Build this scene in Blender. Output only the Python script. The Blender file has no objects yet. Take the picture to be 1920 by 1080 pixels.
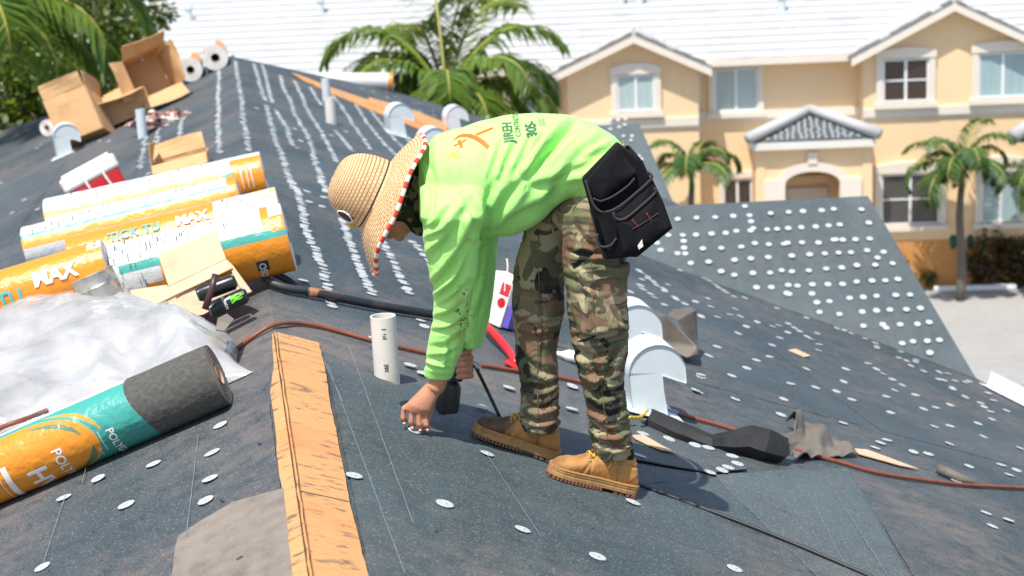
import bpy, bmesh, math, random
import numpy as np
from mathutils import Vector, Matrix, noise as mnoise
from mathutils.bvhtree import BVHTree

# ------------------------------------------------------------------ camera, world, sun, exposure
SC = bpy.context.scene
COL = SC.collection
FPX, CXP, CYP, HORIZON, ROLL, CAMZ = 3000.0, 960.0, 540.0, -150.0, 0.05, 10.0
pitch = math.atan((CYP - HORIZON) / FPX)
FW = np.array([0, math.cos(pitch), -math.sin(pitch)])
RT0 = np.array([1.0, 0, 0]); UP0 = np.cross(RT0, FW)
RT = math.cos(ROLL) * RT0 - math.sin(ROLL) * UP0
UP = math.cos(ROLL) * UP0 + math.sin(ROLL) * RT0
EYE = np.array([0, 0, CAMZ])
cd = bpy.data.cameras.new('camera'); cam = bpy.data.objects.new('camera', cd); COL.objects.link(cam)
mm = Matrix.Identity(4)
for i in range(3):
    mm[i][0], mm[i][1], mm[i][2], mm[i][3] = RT[i], UP[i], -FW[i], EYE[i]
cam.matrix_world = mm
cd.sensor_width = 36.0; cd.lens = 36.0 * FPX / 1920.0; cd.clip_end = 2000
cd.dof.use_dof = True; cd.dof.focus_distance = 5.1; cd.dof.aperture_fstop = 4.0
SC.camera = cam
SUN_EL = math.radians(66); SX, SY = -0.45, -0.89
wd = bpy.data.worlds.new('World'); SC.world = wd; wd.use_nodes = True
wn = wd.node_tree; bg = wn.nodes['Background']
sk = wn.nodes.new('ShaderNodeTexSky'); sk.sky_type = 'NISHITA'; sk.sun_disc = False
sk.sun_elevation = SUN_EL; sk.sun_rotation = math.atan2(SX, SY); sk.air_density = 1.0; sk.dust_density = 1.5
wn.links.new(sk.outputs[0], bg.inputs[0]); bg.inputs[1].default_value = 0.15
sl = bpy.data.lights.new('sun', 'SUN'); sl.energy = 4.6; sl.angle = math.radians(0.55); sl.color = (1.0, 0.95, 0.87)
so = bpy.data.objects.new('sun', sl); COL.objects.link(so)
hh = math.hypot(SX, SY)
sdir = Vector((SX / hh * math.cos(SUN_EL), SY / hh * math.cos(SUN_EL), math.sin(SUN_EL)))
so.rotation_euler = sdir.to_track_quat('Z', 'Y').to_euler(); so.location = (0, 0, 30)
SC.view_settings.view_transform = 'Standard'; SC.view_settings.look = 'None'
SC.view_settings.exposure = 0.38; SC.view_settings.gamma = 1.0; SC.view_settings.use_curve_mapping = False
SC.cycles.max_bounces = 8; SC.cycles.transparent_max_bounces = 16

# ------------------------------------------------------------------ measuring helpers (pixel of the 1920x1080 photo -> metres)
def ray(x, y):
    d = FW * FPX + RT * (x - CXP) - UP * (y - CYP)
    return d / d[1]
def atY(x, y, Y): return EYE + ray(x, y) * Y
def atZ(x, y, Z):
    d = ray(x, y); return EYE + d * ((Z - CAMZ) / d[2])
def onpl(x, y, p0, n):
    d = ray(x, y); return EYE + d * (((p0 - EYE) @ n) / (d @ n))
def proj(P):
    v = np.array(P, float) - EYE; z = v @ FW
    return CXP + FPX * (v @ RT) / z, CYP - FPX * (v @ UP) / z, z
def nrm(v):
    v = np.array(v, float); return v / np.linalg.norm(v)
ZR = 8.5
RA = atZ(583, 1080, ZR); RB = atZ(440, 107, ZR)
RD = nrm(RB - RA); RP = np.array([RD[1], -RD[0], 0.0]); Z3 = np.array([0, 0, 1.0])
TS = math.radians(20)
DR = RP * math.cos(TS) - Z3 * math.sin(TS); NR = np.cross(DR, RD); NR *= np.sign(NR[2])
DL = -RP * math.cos(TS) - Z3 * math.sin(TS); NL = np.cross(DL, RD); NL *= np.sign(NL[2])
def R(x, y, h=0.0): return onpl(x, y, RA + NR * h, NR)       # on the slope right of the ridge
def L(x, y, h=0.0): return onpl(x, y, RA + NL * h, NL)       # on the slope left of the ridge
def Rl(d, s, h=0.0): return RA + RD * d + DR * s + NR * h     # metres along ridge / down slope
def Ll(d, s, h=0.0): return RA + RD * d + DL * s + NL * h

# ------------------------------------------------------------------ mesh helpers
def rnd(a, b): return random.uniform(a, b)
random.seed(7)
class G:
    """collects verts/faces, optional colour per face"""
    def __init__(s): s.v = []; s.f = []; s.c = []; s.col = None
    def add(s, vs, fs, col=None):
        o = len(s.v); s.v += [tuple(map(float, v)) for v in vs]; s.f += [tuple(i + o for i in f) for f in fs]
        s.c += [col] * len(fs); return s
    def quad(s, a, b, c, d, col=None): return s.add([a, b, c, d], [(0, 1, 2, 3)], col)
    def box(s, c, ux, uy, uz, sx, sy, sz, col=None, taper=1.0):
        c, ux, uy, uz = map(np.array, (c, ux, uy, uz)); vs = []
        for k in (-.5, .5):
            t = 1 if k < 0 else taper
            for i, j in ((-.5, -.5), (.5, -.5), (.5, .5), (-.5, .5)):
                vs.append(c + ux * i * sx * t + uy * j * sy * t + uz * k * sz)
        return s.add(vs, [(3, 2, 1, 0), (4, 5, 6, 7), (0, 1, 5, 4), (1, 2, 6, 5), (2, 3, 7, 6), (3, 0, 4, 7)], col)
    def prism(s, poly, off, col=None):
        """polygon (list of 3d pts) thickened by vector off"""
        n = len(poly); poly = [np.array(p) for p in poly]; off = np.array(off)
        vs = poly + [p + off for p in poly]
        fs = [tuple(range(n - 1, -1, -1)), tuple(range(n, 2 * n))] + [(i, (i + 1) % n, n + (i + 1) % n, n + i) for i in range(n)]
        return s.add(vs, fs, col)
    def rings(s, rs, closed=True, cap=True, col=None, colf=None):
        """list of rings (each list of points) skinned together"""
        n = len(rs[0]); o = len(s.v)
        for r in rs: s.v += [tuple(map(float, p)) for p in r]
        m = n if closed else n - 1
        for i in range(len(rs) - 1):
            for j in range(m):
                k = (j + 1) % n
                s.f.append((o + i * n + j, o + i * n + k, o + (i + 1) * n + k, o + (i + 1) * n + j))
                s.c.append(colf(i, j) if colf else col)
        if cap and closed:
            s.f.append(tuple(o + j for j in range(n - 1, -1, -1))); s.c.append(col)
            q = o + (len(rs) - 1) * n; s.f.append(tuple(q + j for j in range(n))); s.c.append(col)
        return s
    def tube(s, path, rad, n=10, cap=True, col=None, colf=None):
        path = [np.array(p, float) for p in path]; rs = []
        if not hasattr(rad, '__len__'): rad = [rad] * len(path)
        pv = None
        for i, p in enumerate(path):
            t = nrm(path[min(i + 1, len(path) - 1)] - path[max(i - 1, 0)])
            if pv is None:
                a = np.array([0, 0, 1.0]) if abs(t[2]) < .9 else np.array([1.0, 0, 0])
                u = nrm(np.cross(t, a))
            else:
                u = nrm(pv - t * (pv @ t))
            w = np.cross(t, u); pv = u
            rs.append([p + (u * math.cos(2 * math.pi * j / n) + w * math.sin(2 * math.pi * j / n)) * rad[i] for j in range(n)])
        return s.rings(rs, True, cap, col, colf)
    def loft(s, secs, n=24, cap=True, side=(0, -1, 0), pw=2.0):
        """secs: (centre, axis u, half-width along u, half-depth along 'side'); superellipse rings"""
        rs = []
        for c, u, a, b in secs:
            u = nrm(u); sd = np.array(side, float); r = []
            for j in range(n):
                t = 2 * math.pi * j / n; ct, st = math.cos(t), math.sin(t)
                e = 2.0 / pw
                r.append(np.array(c) + u * a * math.copysign(abs(ct) ** e, ct) + sd * b * math.copysign(abs(st) ** e, st))
            rs.append(r)
        return s.rings(rs, True, cap)
    def lathe(s, c, ax, prof, n=24, cap=True, col=None, colf=None):
        """prof: (height along ax, radius)"""
        ax = nrm(ax); a = np.array([0, 0, 1.0]) if abs(ax[2]) < .9 else np.array([1.0, 0, 0])
        u = nrm(np.cross(ax, a)); w = np.cross(ax, u)
        rs = [[np.array(c) + ax * h + (u * math.cos(2 * math.pi * j / n) + w * math.sin(2 * math.pi * j / n)) * r for j in range(n)] for h, r in prof]
        return s.rings(rs, True, cap, col, colf)
    def ball(s, c, r, n=10, sc=(1, 1, 1), col=None):
        pr = []
        for i in range(n // 2 + 1):
            t = math.pi * i / (n // 2); pr.append([np.array(c) + np.array([max(math.sin(t), .02) * math.cos(2 * math.pi * j / n) * sc[0], max(math.sin(t), .02) * math.sin(2 * math.pi * j / n) * sc[1], -math.cos(t) * sc[2]]) * r for j in range(n)])
        return s.rings(pr, True, True, col)
    def mesh(s, name, org=(0, 0, 0), smooth=False):
        me = bpy.data.meshes.new(name); o = np.array(org, float)
        me.from_pydata([tuple(np.array(v) - o) for v in s.v], [], s.f)
        if any(c is not None for c in s.c):
            at = me.attributes.new('print', 'FLOAT_COLOR', 'FACE')
            arr = np.ones((len(s.f), 4), 'f')
            for i, c in enumerate(s.c):
                if c is not None: arr[i, :3] = c[:3]
            at.data.foreach_set('color', arr.ravel())
        if smooth: me.polygons.foreach_set('use_smooth', [True] * len(me.polygons))
        me.update(); return me
def link(name, me, mat=None, parent=None, loc=(0, 0, 0)):
    o = bpy.data.objects.new(name, me); COL.objects.link(o)
    if parent is not None: o.parent = parent
    else: o.location = tuple(map(float, loc))
    if me is not None and mat is not None:
        if not me.materials: me.materials.append(mat)
    return o
def tag(o, label=None, cat=None, group=None, kind=None):
    if label: o['label'] = label
    if cat: o['category'] = cat
    if group: o['group'] = group
    if kind: o['kind'] = kind
    return o
def thing(name, loc, label, cat, group=None):
    return tag(link(name, None, loc=loc), label, cat, group)
def wloc(o):
    l = np.zeros(3)
    while o is not None: l = l + np.array(o.location); o = o.parent
    return l
def part(name, g, mat, parent, smooth=False, bev=0, kind=None, auto=None, label=None):
    me = g.mesh(name, wloc(parent), smooth)
    if auto is not None: smooth_by_angle(me, auto)
    o = link(name, me, mat, parent)
    if bev: bevel(o, bev)
    if kind: o['kind'] = kind
    if label: o['label'] = label
    return o
def solo(name, g, mat, loc, label, cat, group=None, smooth=False, bev=0, auto=None, kind=None):
    me = g.mesh(name, loc, smooth)
    if auto is not None: smooth_by_angle(me, auto)
    o = tag(link(name, me, mat, None, loc), label, cat, group, kind)
    if bev: bevel(o, bev)
    return o
def bevel(o, w, seg=2):
    b = o.modifiers.new('bevel', 'BEVEL'); b.width = w; b.segments = seg; b.limit_method = 'ANGLE'; b.angle_limit = math.radians(35)
def smooth_by_angle(me, deg):
    me.polygons.foreach_set('use_smooth', [True] * len(me.polygons))
    try: me.set_sharp_from_angle(angle=math.radians(deg))
    except Exception: pass
def copy_tree(o, parent=None):
    c = o.copy(); COL.objects.link(c); c.parent = parent
    for ch in list(o.children): copy_tree(ch, c)
    return c
def remesh(g, voxel, smooth_it=6, org=(0, 0, 0)):
    """union of overlapping shapes -> one continuous surface"""
    me = g.mesh('tmp', org); o = link('tmp', me)
    r = o.modifiers.new('r', 'REMESH'); r.mode = 'VOXEL'; r.voxel_size = voxel
    s = o.modifiers.new('s', 'SMOOTH'); s.factor = .5; s.iterations = smooth_it
    dg = bpy.context.evaluated_depsgraph_get(); dg.update()
    out = bpy.data.meshes.new_from_object(o.evaluated_get(dg))
    bpy.data.objects.remove(o); bpy.data.meshes.remove(me)
    out.polygons.foreach_set('use_smooth', [True] * len(out.polygons))
    return out
def mesh_vn(me):
    n = len(me.vertices); v = np.empty(n * 3); me.vertices.foreach_get('co', v)
    nn = np.empty(n * 3); me.vertices.foreach_get('normal', nn)
    return v.reshape(-1, 3), nn.reshape(-1, 3)
def set_v(me, v):
    me.vertices.foreach_set('co', v.ravel()); me.update()
def fbm(P, sc, oct=3):
    return np.array([mnoise.fractal(Vector((p[0] * sc, p[1] * sc, p[2] * sc)), 1.0, 2.0, oct) for p in P])
def nz(P, sc, seed=0.0):
    return np.array([mnoise.noise(Vector((p[0] * sc + seed, p[1] * sc - seed, p[2] * sc + 2 * seed))) for p in P])
def catmull(pts, k=8):
    P = [np.array(p, float) for p in pts]; P = [2 * P[0] - P[1]] + P + [2 * P[-1] - P[-2]]; out = []
    for i in range(1, len(P) - 2):
        for j in range(k):
            t = j / k; a, b, c, d = P[i - 1:i + 3]
            out.append(.5 * ((2 * b) + (c - a) * t + (2 * a - 5 * b + 4 * c - d) * t * t + (3 * b - a - 3 * c + d) * t ** 3))
    out.append(P[-2]); return out

# ------------------------------------------------------------------ materials
def lin(r, g, b):
    f = lambda c: (c / 255 / 12.92) if c / 255 <= .04045 else ((c / 255 + .055) / 1.055) ** 2.4
    return (f(r), f(g), f(b))
class NT:
    def __init__(s, name):
        s.m = bpy.data.materials.new(name); s.m.use_nodes = True; s.t = s.m.node_tree
        s.b = s.t.nodes['Principled BSDF']; s._co = None
    def n(s, typ, **kw):
        nd = s.t.nodes.new(typ)
        for k, v in kw.items(): setattr(nd, k, v)
        return nd
    def put(s, sock, v):
        if hasattr(v, 'is_output') or isinstance(v, bpy.types.NodeSocket): s.t.links.new(v, sock)
        elif hasattr(v, '__len__') and len(v) == 3 and sock.type == 'RGBA': sock.default_value = (*v, 1)
        else: sock.default_value = v
    def co(s, which='Object'):
        return s.n('ShaderNodeTexCoord').outputs[which]
    def mapping(s, co, scale=(1, 1, 1), rot=(0, 0, 0)):
        m = s.n('ShaderNodeMapping'); s.put(m.inputs['Vector'], co); m.inputs['Scale'].default_value = scale; m.inputs['Rotation'].default_value = rot; return m.outputs[0]
    def noise(s, scale, detail=3, rough=.55, co=None, out=0, dist=0):
        nd = s.n('ShaderNodeTexNoise'); s.put(nd.inputs['Vector'], co if co is not None else s.co())
        nd.inputs['Scale'].default_value = scale; nd.inputs['Detail'].default_value = detail; nd.inputs['Roughness'].default_value = rough; nd.inputs['Distortion'].default_value = dist
        return nd.outputs[out]
    def voro(s, scale, co=None, feature='F1', out='Distance', rand=1.0):
        nd = s.n('ShaderNodeTexVoronoi', feature=feature); s.put(nd.inputs['Vector'], co if co is not None else s.co())
        nd.inputs['Scale'].default_value = scale; nd.inputs['Randomness'].default_value = rand; return nd.outputs[out]
    def wave(s, scale, co, dist=0, detail=2, typ='BANDS', d='X'):
        nd = s.n('ShaderNodeTexWave', wave_type=typ); nd.bands_direction = d; s.put(nd.inputs['Vector'], co)
        nd.inputs['Scale'].default_value = scale; nd.inputs['Distortion'].default_value = dist; nd.inputs['Detail'].default_value = detail; return nd.outputs['Fac']
    def ramp(s, fac, stops, interp='LINEAR'):
        r = s.n('ShaderNodeValToRGB'); s.put(r.inputs[0], fac); r.color_ramp.interpolation = interp
        e = r.color_ramp.elements
        while len(e) < len(stops): e.new(.5)
        for k, (p, c) in enumerate(stops):
            e[k].position = p; c = (c, c, c) if not hasattr(c, '__len__') else c; e[k].color = (*c, 1)
        return r.outputs[0]
    def mix(s, fac, a, b, mode='MIX'):
        m = s.n('ShaderNodeMix', data_type='RGBA', blend_type=mode); s.put(m.inputs[0], fac); s.put(m.inputs[6], a); s.put(m.inputs[7], b); return m.outputs[2]
    def math(s, op, a, b=0.0, c=0.0):
        m = s.n('ShaderNodeMath', operation=op); s.put(m.inputs[0], a); s.put(m.inputs[1], b); s.put(m.inputs[2], c); return m.outputs[0]
    def attr(s, name, out='Color'):
        a = s.n('ShaderNodeAttribute', attribute_name=name); return a.outputs[out]
    def bump(s, h, st=.3, d=.01):
        b = s.n('ShaderNodeBump'); b.inputs['Strength'].default_value = st; b.inputs['Distance'].default_value = d; s.put(b.inputs['Height'], h); s.t.links.new(b.outputs[0], s.b.inputs['Normal']); return s
    def base(s, v): s.put(s.b.inputs['Base Color'], v); return s
    def rough(s, v): s.put(s.b.inputs['Roughness'], v); return s
    def set(s, **kw):
        for k, v in kw.items(): s.put(s.b.inputs[k.replace('_', ' ')], v)
        return s
def simple(name, col, rough=.6, var=.25, sc=20, bump=0.0, metal=0.0, spec=.5, dirt=None, dsc=6):
    t = NT(name); n = t.noise(sc, 4)
    c = t.mix(n, tuple(x * (1 - var) for x in col), tuple(min(x * (1 + var), 1) for x in col))
    if dirt is not None:
        d = t.noise(dsc, 5, .65); c = t.mix(t.ramp(d, [(.52, 0.0), (.72, .8)]), c, dirt)
    t.base(c).rough(rough).set(Metallic=metal); t.b.inputs['Specular IOR Level'].default_value = spec
    if bump: t.bump(n, bump, .004)
    return t.m
def printed(name, rough=.4, spec=.5, bumpsc=0, dirt=0.0, coat=0.0):
    t = NT(name); c = t.attr('print'); n = t.noise(40, 4)
    c = t.mix(t.math('MULTIPLY', n, .18 + dirt), c, t.mix(.5, c, (.16, .15, .14)))
    t.base(c).rough(rough); t.b.inputs['Specular IOR Level'].default_value = spec; t.b.inputs['Coat Weight'].default_value = coat
    if bumpsc: t.bump(t.noise(bumpsc, 3, .6), .5, .01)
    return t.m

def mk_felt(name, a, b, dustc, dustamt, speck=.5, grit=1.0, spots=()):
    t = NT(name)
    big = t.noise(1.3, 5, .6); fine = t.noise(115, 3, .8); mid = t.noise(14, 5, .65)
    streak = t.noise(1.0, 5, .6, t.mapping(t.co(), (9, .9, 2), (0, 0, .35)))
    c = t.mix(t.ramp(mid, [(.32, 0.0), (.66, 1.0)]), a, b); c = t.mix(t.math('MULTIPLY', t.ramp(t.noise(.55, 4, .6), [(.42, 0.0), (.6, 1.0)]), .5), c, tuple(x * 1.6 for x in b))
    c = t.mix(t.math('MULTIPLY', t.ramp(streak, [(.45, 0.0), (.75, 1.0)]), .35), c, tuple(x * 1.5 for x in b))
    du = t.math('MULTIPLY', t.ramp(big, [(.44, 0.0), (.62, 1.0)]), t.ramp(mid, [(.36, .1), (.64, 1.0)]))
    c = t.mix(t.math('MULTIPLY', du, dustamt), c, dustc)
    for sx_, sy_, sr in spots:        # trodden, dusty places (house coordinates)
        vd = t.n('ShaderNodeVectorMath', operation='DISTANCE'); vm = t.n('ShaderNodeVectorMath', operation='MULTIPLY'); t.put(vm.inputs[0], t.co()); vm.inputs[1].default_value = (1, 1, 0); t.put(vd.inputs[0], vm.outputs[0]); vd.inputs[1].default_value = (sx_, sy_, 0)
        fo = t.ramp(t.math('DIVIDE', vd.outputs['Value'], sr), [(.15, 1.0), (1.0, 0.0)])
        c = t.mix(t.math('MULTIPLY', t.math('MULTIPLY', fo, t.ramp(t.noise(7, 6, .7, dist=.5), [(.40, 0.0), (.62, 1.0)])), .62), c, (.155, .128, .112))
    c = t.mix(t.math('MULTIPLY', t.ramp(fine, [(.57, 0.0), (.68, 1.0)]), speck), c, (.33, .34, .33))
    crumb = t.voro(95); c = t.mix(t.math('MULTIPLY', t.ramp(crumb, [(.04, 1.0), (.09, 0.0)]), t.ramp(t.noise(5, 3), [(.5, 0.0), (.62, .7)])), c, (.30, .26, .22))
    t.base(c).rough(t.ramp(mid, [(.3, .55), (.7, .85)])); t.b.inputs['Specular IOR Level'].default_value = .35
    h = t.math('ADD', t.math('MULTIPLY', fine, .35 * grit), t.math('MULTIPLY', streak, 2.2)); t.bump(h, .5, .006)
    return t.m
MAT = {}
HXY = np.array([RA[0], RA[1]])
SPOT = [(*(P_[:2] - HXY), r_) for P_, r_ in ((L(455, 640), .7), (R(640, 650), .6), (R(860, 690), .7), (R(1160, 800), .7), (R(1700, 950), .9), (L(470, 820), .45), (R(560, 600), .5))]
MAT['felt'] = mk_felt('roof_felt', (.022, .036, .043), (.044, .061, .069), (.13, .112, .10), .75, spots=SPOT)
MAT['felt_left'] = mk_felt('roof_felt_worn', (.026, .038, .045), (.050, .064, .071), (.14, .112, .10), .85, .6, spots=SPOT)
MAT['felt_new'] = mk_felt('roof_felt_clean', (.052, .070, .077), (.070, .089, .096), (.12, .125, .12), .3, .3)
MAT['felt_grey'] = mk_felt('felt_underside', (.13, .108, .088), (.215, .18, .148), (.24, .195, .155), .6, .3)
MAT['felt_scrap'] = mk_felt('felt_scrap_grey', (.085, .074, .060), (.14, .122, .10), (.17, .145, .12), .6, .1)
MAT['felt_black'] = mk_felt('felt_roll_black', (.012, .013, .014), (.022, .023, .024), (.05, .046, .042), .3, .04)
# ------------------------------------------------------------------ the house being re-roofed
t = NT('plywood'); co = t.mapping(t.co(), (1, 1, 1), (0, 0, -.17))
gr = t.noise(5, 7, .7, t.mapping(co, (1.2, 26, 6)), dist=.6); sp = t.noise(5, 5, .65, t.mapping(co, (1.5, 5, 3)))
c = t.mix(gr, (.44, .205, .068), (.68, .375, .155)); c = t.mix(t.ramp(t.noise(3.3, 3), [(.55, 0.0), (.75, .7)]), c, (.60, .22, .075))
c = t.mix(t.ramp(sp, [(.575, 0.0), (.63, .8)]), c, (.10, .07, .055)); c = t.mix(t.ramp(t.noise(30, 5, .7), [(.60, 0.0), (.70, .55)]), c, (.16, .10, .07))
c = t.mix(t.math('MULTIPLY', t.ramp(t.noise(12, 4, .6, t.mapping(co, (1, 2.2, 1))), [(.56, 0.0), (.64, 1.0)]), t.ramp(t.noise(4, 2), [(.45, 0.0), (.6, .75)])), c, (.13, .09, .07)); t.base(c).rough(.75).bump(gr, .4, .004); MAT['ply'] = t.m
MAT['cap'] = simple('cap_metal', (.42, .45, .46), .7, .15, 60, dirt=(.35, .34, .32), dsc=30)
MAT['chalk'] = simple('chalk', (.22, .25, .26), .9, .5, 30)
MAT['stucco'] = simple('stucco_yellow', (.83, .60, .355), .85, .06, 8, .15)
MAT['fascia'] = simple('fascia_white', (.72, .69, .64), .6, .06, 5)

HL = np.array([RA[0], RA[1], 0.0])
house = thing('house', HL, 'low pitched roof covered in dark grey felt with rows of white cap nails', 'building')
E1 = R(1830, 710); k27 = math.radians(27)
P1 = E1 + 2.15 * (RD * math.cos(k27) + Z3 * math.sin(k27))
Q1 = atZ(1250, 387, P1[2])
NG = np.cross(P1 - E1, Q1 - E1); NG = nrm(NG) * np.sign(NG[2])
def Gp(x, y, h=0.0): return onpl(x, y, E1 + NG * h, NG)
def hitR(P, Q):
    d = Q - P; return P + d * (((RA - P) @ NR) / (d @ NR))
V1 = hitR(P1, Q1)
lp = L(0, 245); lp2 = RB + 1.75 * (lp - RB); sE = (lp2 - RA) @ DL
g = G().prism([Ll(-7, 0), RB, lp2, Ll(-7, sE)], -NL * .12); slopeL = part('roof_slope', g, MAT['felt_left'], house)
sR = (E1 - RA) @ DR + .02
dE = (R(910, 222) - RA) @ RD
g = G().prism([Rl(-7, 0), Rl(-7, sR), Rl(dE, sR), R(910, 222), R(737, 171), RB], -NR * .12); slopeR = part('roof_slope', g, MAT['felt'], house)
# far end of the roof, falling away
fe = RB + RD * 9 - Z3 * 3.3
part('roof_slope', G().prism([RB, R(737, 171), R(910, 222), Rl(dE, sR), fe + RP * 6, fe], -Z3 * .1), MAT['felt'], house)
part('roof_slope', G().prism([RB, fe, fe - RP * 9, lp2], -Z3 * .1), MAT['felt'], house)
# cross gables on the right
def gable(E, P, V, name='roof_slope'):
    Ep = E + RD * 2 * ((P - E) @ RD)
    n1 = np.cross(P - E, V - E); n1 = nrm(n1) * np.sign(n1[2])
    # wavy sheet: subdivided triangle grid
    g = G(); N = 40; idx = {}; vs = []
    for i in range(N + 1):
        for j in range(N + 1 - i):
            a, b = i / N, j / N; p = E * (1 - a - b) + P * a + V * b
            w = 0 if (i == 0 or j == 0 or i + j == N) else .012 * mnoise.noise(Vector((p[0] * 3.1, p[1] * 1.3, p[2] * 3))) + .006 * mnoise.noise(Vector((p[0] * 9, p[1] * 5, 0)))
            idx[i, j] = len(vs); vs.append(p + n1 * (w + .004))
    fs = []
    for i in range(N):
        for j in range(N - i):
            fs.append((idx[i, j], idx[i + 1, j], idx[i, j + 1]))
            if i + j < N - 1: fs.append((idx[i + 1, j], idx[i + 1, j + 1], idx[i, j + 1]))
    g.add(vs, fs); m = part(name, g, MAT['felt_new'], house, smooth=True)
    g = G().prism([P, Ep, V], -Z3 * .1); part(name, g, MAT['felt_new'], house)
    g = G().prism([E - Z3 * .09, P - Z3 * .1, P - Z3 * .24, E - Z3 * .24], -RP * .04); part('fascia', g, MAT['fascia'], house)
    g = G().prism([E - Z3 * .12 - RP * .4, Ep - Z3 * .12 - RP * .4, P - Z3 * .12 - RP * .4], -RP * .15); part('gable_wall', g, MAT['stucco'], house)
    return m
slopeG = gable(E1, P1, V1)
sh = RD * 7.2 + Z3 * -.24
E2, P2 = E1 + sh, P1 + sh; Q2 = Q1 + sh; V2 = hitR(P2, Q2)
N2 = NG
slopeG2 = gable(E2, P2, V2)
def G2p(x, y, h=0.0): return onpl(x, y, E2 + N2 * h, N2)
# eave drip edge and walls below
g = G().prism([Rl(-7, sR - .01, -.12), Rl(dE, sR - .01, -.12), Rl(dE, sR - .01, -.30), Rl(-7, sR - .01, -.30)], RP * .03); part('fascia', g, MAT['fascia'], house)
wl = (sR - .5) * math.cos(TS)
g = G()
cA = RA + RD * -6.5; cB = RA + RD * (dE - .6)
for p, q in ((cA + RP * wl, cB + RP * wl), (cA - RP * (sE - .6), cB - RP * (sE - .6)), (cA - RP * (sE - .6), cA + RP * wl), (cB - RP * (sE - .6), cB + RP * wl)):
    zt = RA[2] - (sR - .4) * math.sin(TS) - .35
    t_ = nrm(q - p); nn = np.array([t_[1], -t_[0], 0])
    g.prism([np.array([p[0], p[1], 0]), np.array([q[0], q[1], 0]), np.array([q[0], q[1], zt]), np.array([p[0], p[1], zt])], nn * -.2)
part('wall', g, MAT['stucco'], house)

# ---- bare plywood along the ridge
le = [(512, 632), (516, 690), (509, 742), (519, 800), (521, 862), (531, 930), (533, 985), (541, 1040), (549, 1092)]
re_ = [(596, 648), (607, 690), (613, 742), (624, 790), (632, 842), (645, 905), (655, 960), (671, 1020), (688, 1092)]
def strip(edge, side):
    pl, nv = (L, NL) if side < 0 else (R, NR)
    out = []
    for x, y in edge:
        e = pl(x, y); dd = (e - RA) @ RD
        out.append((RA + RD * dd, e))
    g = G(); sub = 5; rows = []
    out.append((out[-1][0] - RD * 2.0, out[-1][1] - RD * 2.0))
    for i in range(len(out) - 1):
        for k in range(sub):
            f = k / sub; j = .006 * mnoise.noise(Vector((i + f, 3.7 * side, 1.3))) + .003 * mnoise.noise(Vector(((i + f) * 6, side, 0)))
            a = out[i][0] * (1 - f) + out[i + 1][0] * f; b = out[i][1] * (1 - f) + out[i + 1][1] * f
            b = b + nrm(b - a) * j; rows.append((a, b))
    rows.append(out[-1])
    th = .011; lift = .0015
    rs = []
    for a, b in rows:
        w = nrm(b - a)
        rs.append([a + w * .004 + nv * lift, a + w * .004 + nv * (th + lift), a + (b - a) * .5 + nv * (th + lift + .001), b + nv * (th + lift), b + nv * lift])
    g.rings(rs, True, True); return g, rows
gl, rl = strip(le, -1); gr_, rr = strip(re_, 1)
bl = part('plywood_board', gl, MAT['ply'], house); part('plywood_board', gr_, MAT['ply'], house)
# frayed splinter strip along the crest and a saw joint
path = [p[0] + Z3 * .012 + RP * .004 * mnoise.noise(Vector((i * .4, 0, 0))) for i, p in enumerate(rl)]
part('ridge_splinter', G().tube(path, [.0035 + .0025 * mnoise.noise(Vector((i * .7, 5, 0))) for i in range(len(path))], 6), MAT['ply'], house)
j0 = RA + RD * ((R(575, 932) - RA) @ RD); j1 = R(650, 948)
part('board_joint', G().prism([j0 + NR * .0132, j1 + NR * .0132, j1 + NR * .0132 - RD * .006, j0 + NR * .0132 - RD * .006], NR * .001), simple('joint_dark', (.10, .06, .035), .9), house)

# ---- loose felt sheets lapped over the slopes
def sheet(pts, pl, nv, mat, h0=.003, th=.004, name='felt_sheet', parent=None, lift=None):
    ps = [pl(*p) + nv * h0 for p in pts]
    g = G(); c = sum(ps) / len(ps); rs = []
    # densify the border, jitter it, fan towards the middle in rings
    bd = []
    for i in range(len(ps)):
        a, b = ps[i], ps[(i + 1) % len(ps)]; n = max(1, int(np.linalg.norm(b - a) / .06))
        for k in range(n):
            p = a + (b - a) * k / n; bd.append(p + (.006 if k else 0) * np.array([mnoise.noise(Vector(p * 9)), mnoise.noise(Vector(p * 9 + 5)), 0]))
    rs.append(bd); N = 7
    for r in range(0, N):
        f = 1 - r / N
        rs.append([c + (p - c) * f + nv * (th + (.006 * max(0, mnoise.noise(Vector((c + (p - c) * f) * 4))) if 0 < r else 0)) for p in bd])
    g.rings(rs, True, True)
    return part(name, g, mat, parent or house, smooth=False, auto=40)
MAT['felt_patch'] = mk_felt('roof_felt_patch', (.040, .060, .066), (.064, .084, .090), (.13, .12, .11), .5, .8)
MAT['felt_sheet'] = mk_felt('roof_felt_sheet', (.028, .045, .051), (.050, .069, .075), (.13, .11, .095), .6, .6)
sheet([(604, 662), (722, 716), (870, 778), (1000, 852), (1190, 872), (1335, 894), (1450, 885), (1590, 881), (1636, 960), (1725, 1120), (1500, 1200), (1000, 1280), (738, 1250), (691, 1092), (668, 960), (632, 790)], R, NR, MAT['felt_sheet'], .003, .005)
sheet([(-80, 1036), (120, 940), (395, 806), (470, 774), (507, 758), (516, 830), (545, 1080), (560, 1180), (-140, 1320)], L, NL, MAT['felt_left'], .003, .004)
sheet([(330, 1052), (338, 1012), (382, 982), (440, 948), (536, 922), (548, 1040), (556, 1110), (318, 1120)], L, NL, MAT['felt_grey'], .010, .003)
sheet([(1172, 795), (1238, 832), (1330, 842), (1392, 868), (1398, 886), (1330, 893), (1180, 866)], R, NR, MAT['felt_sheet'], .012, .004)
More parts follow.
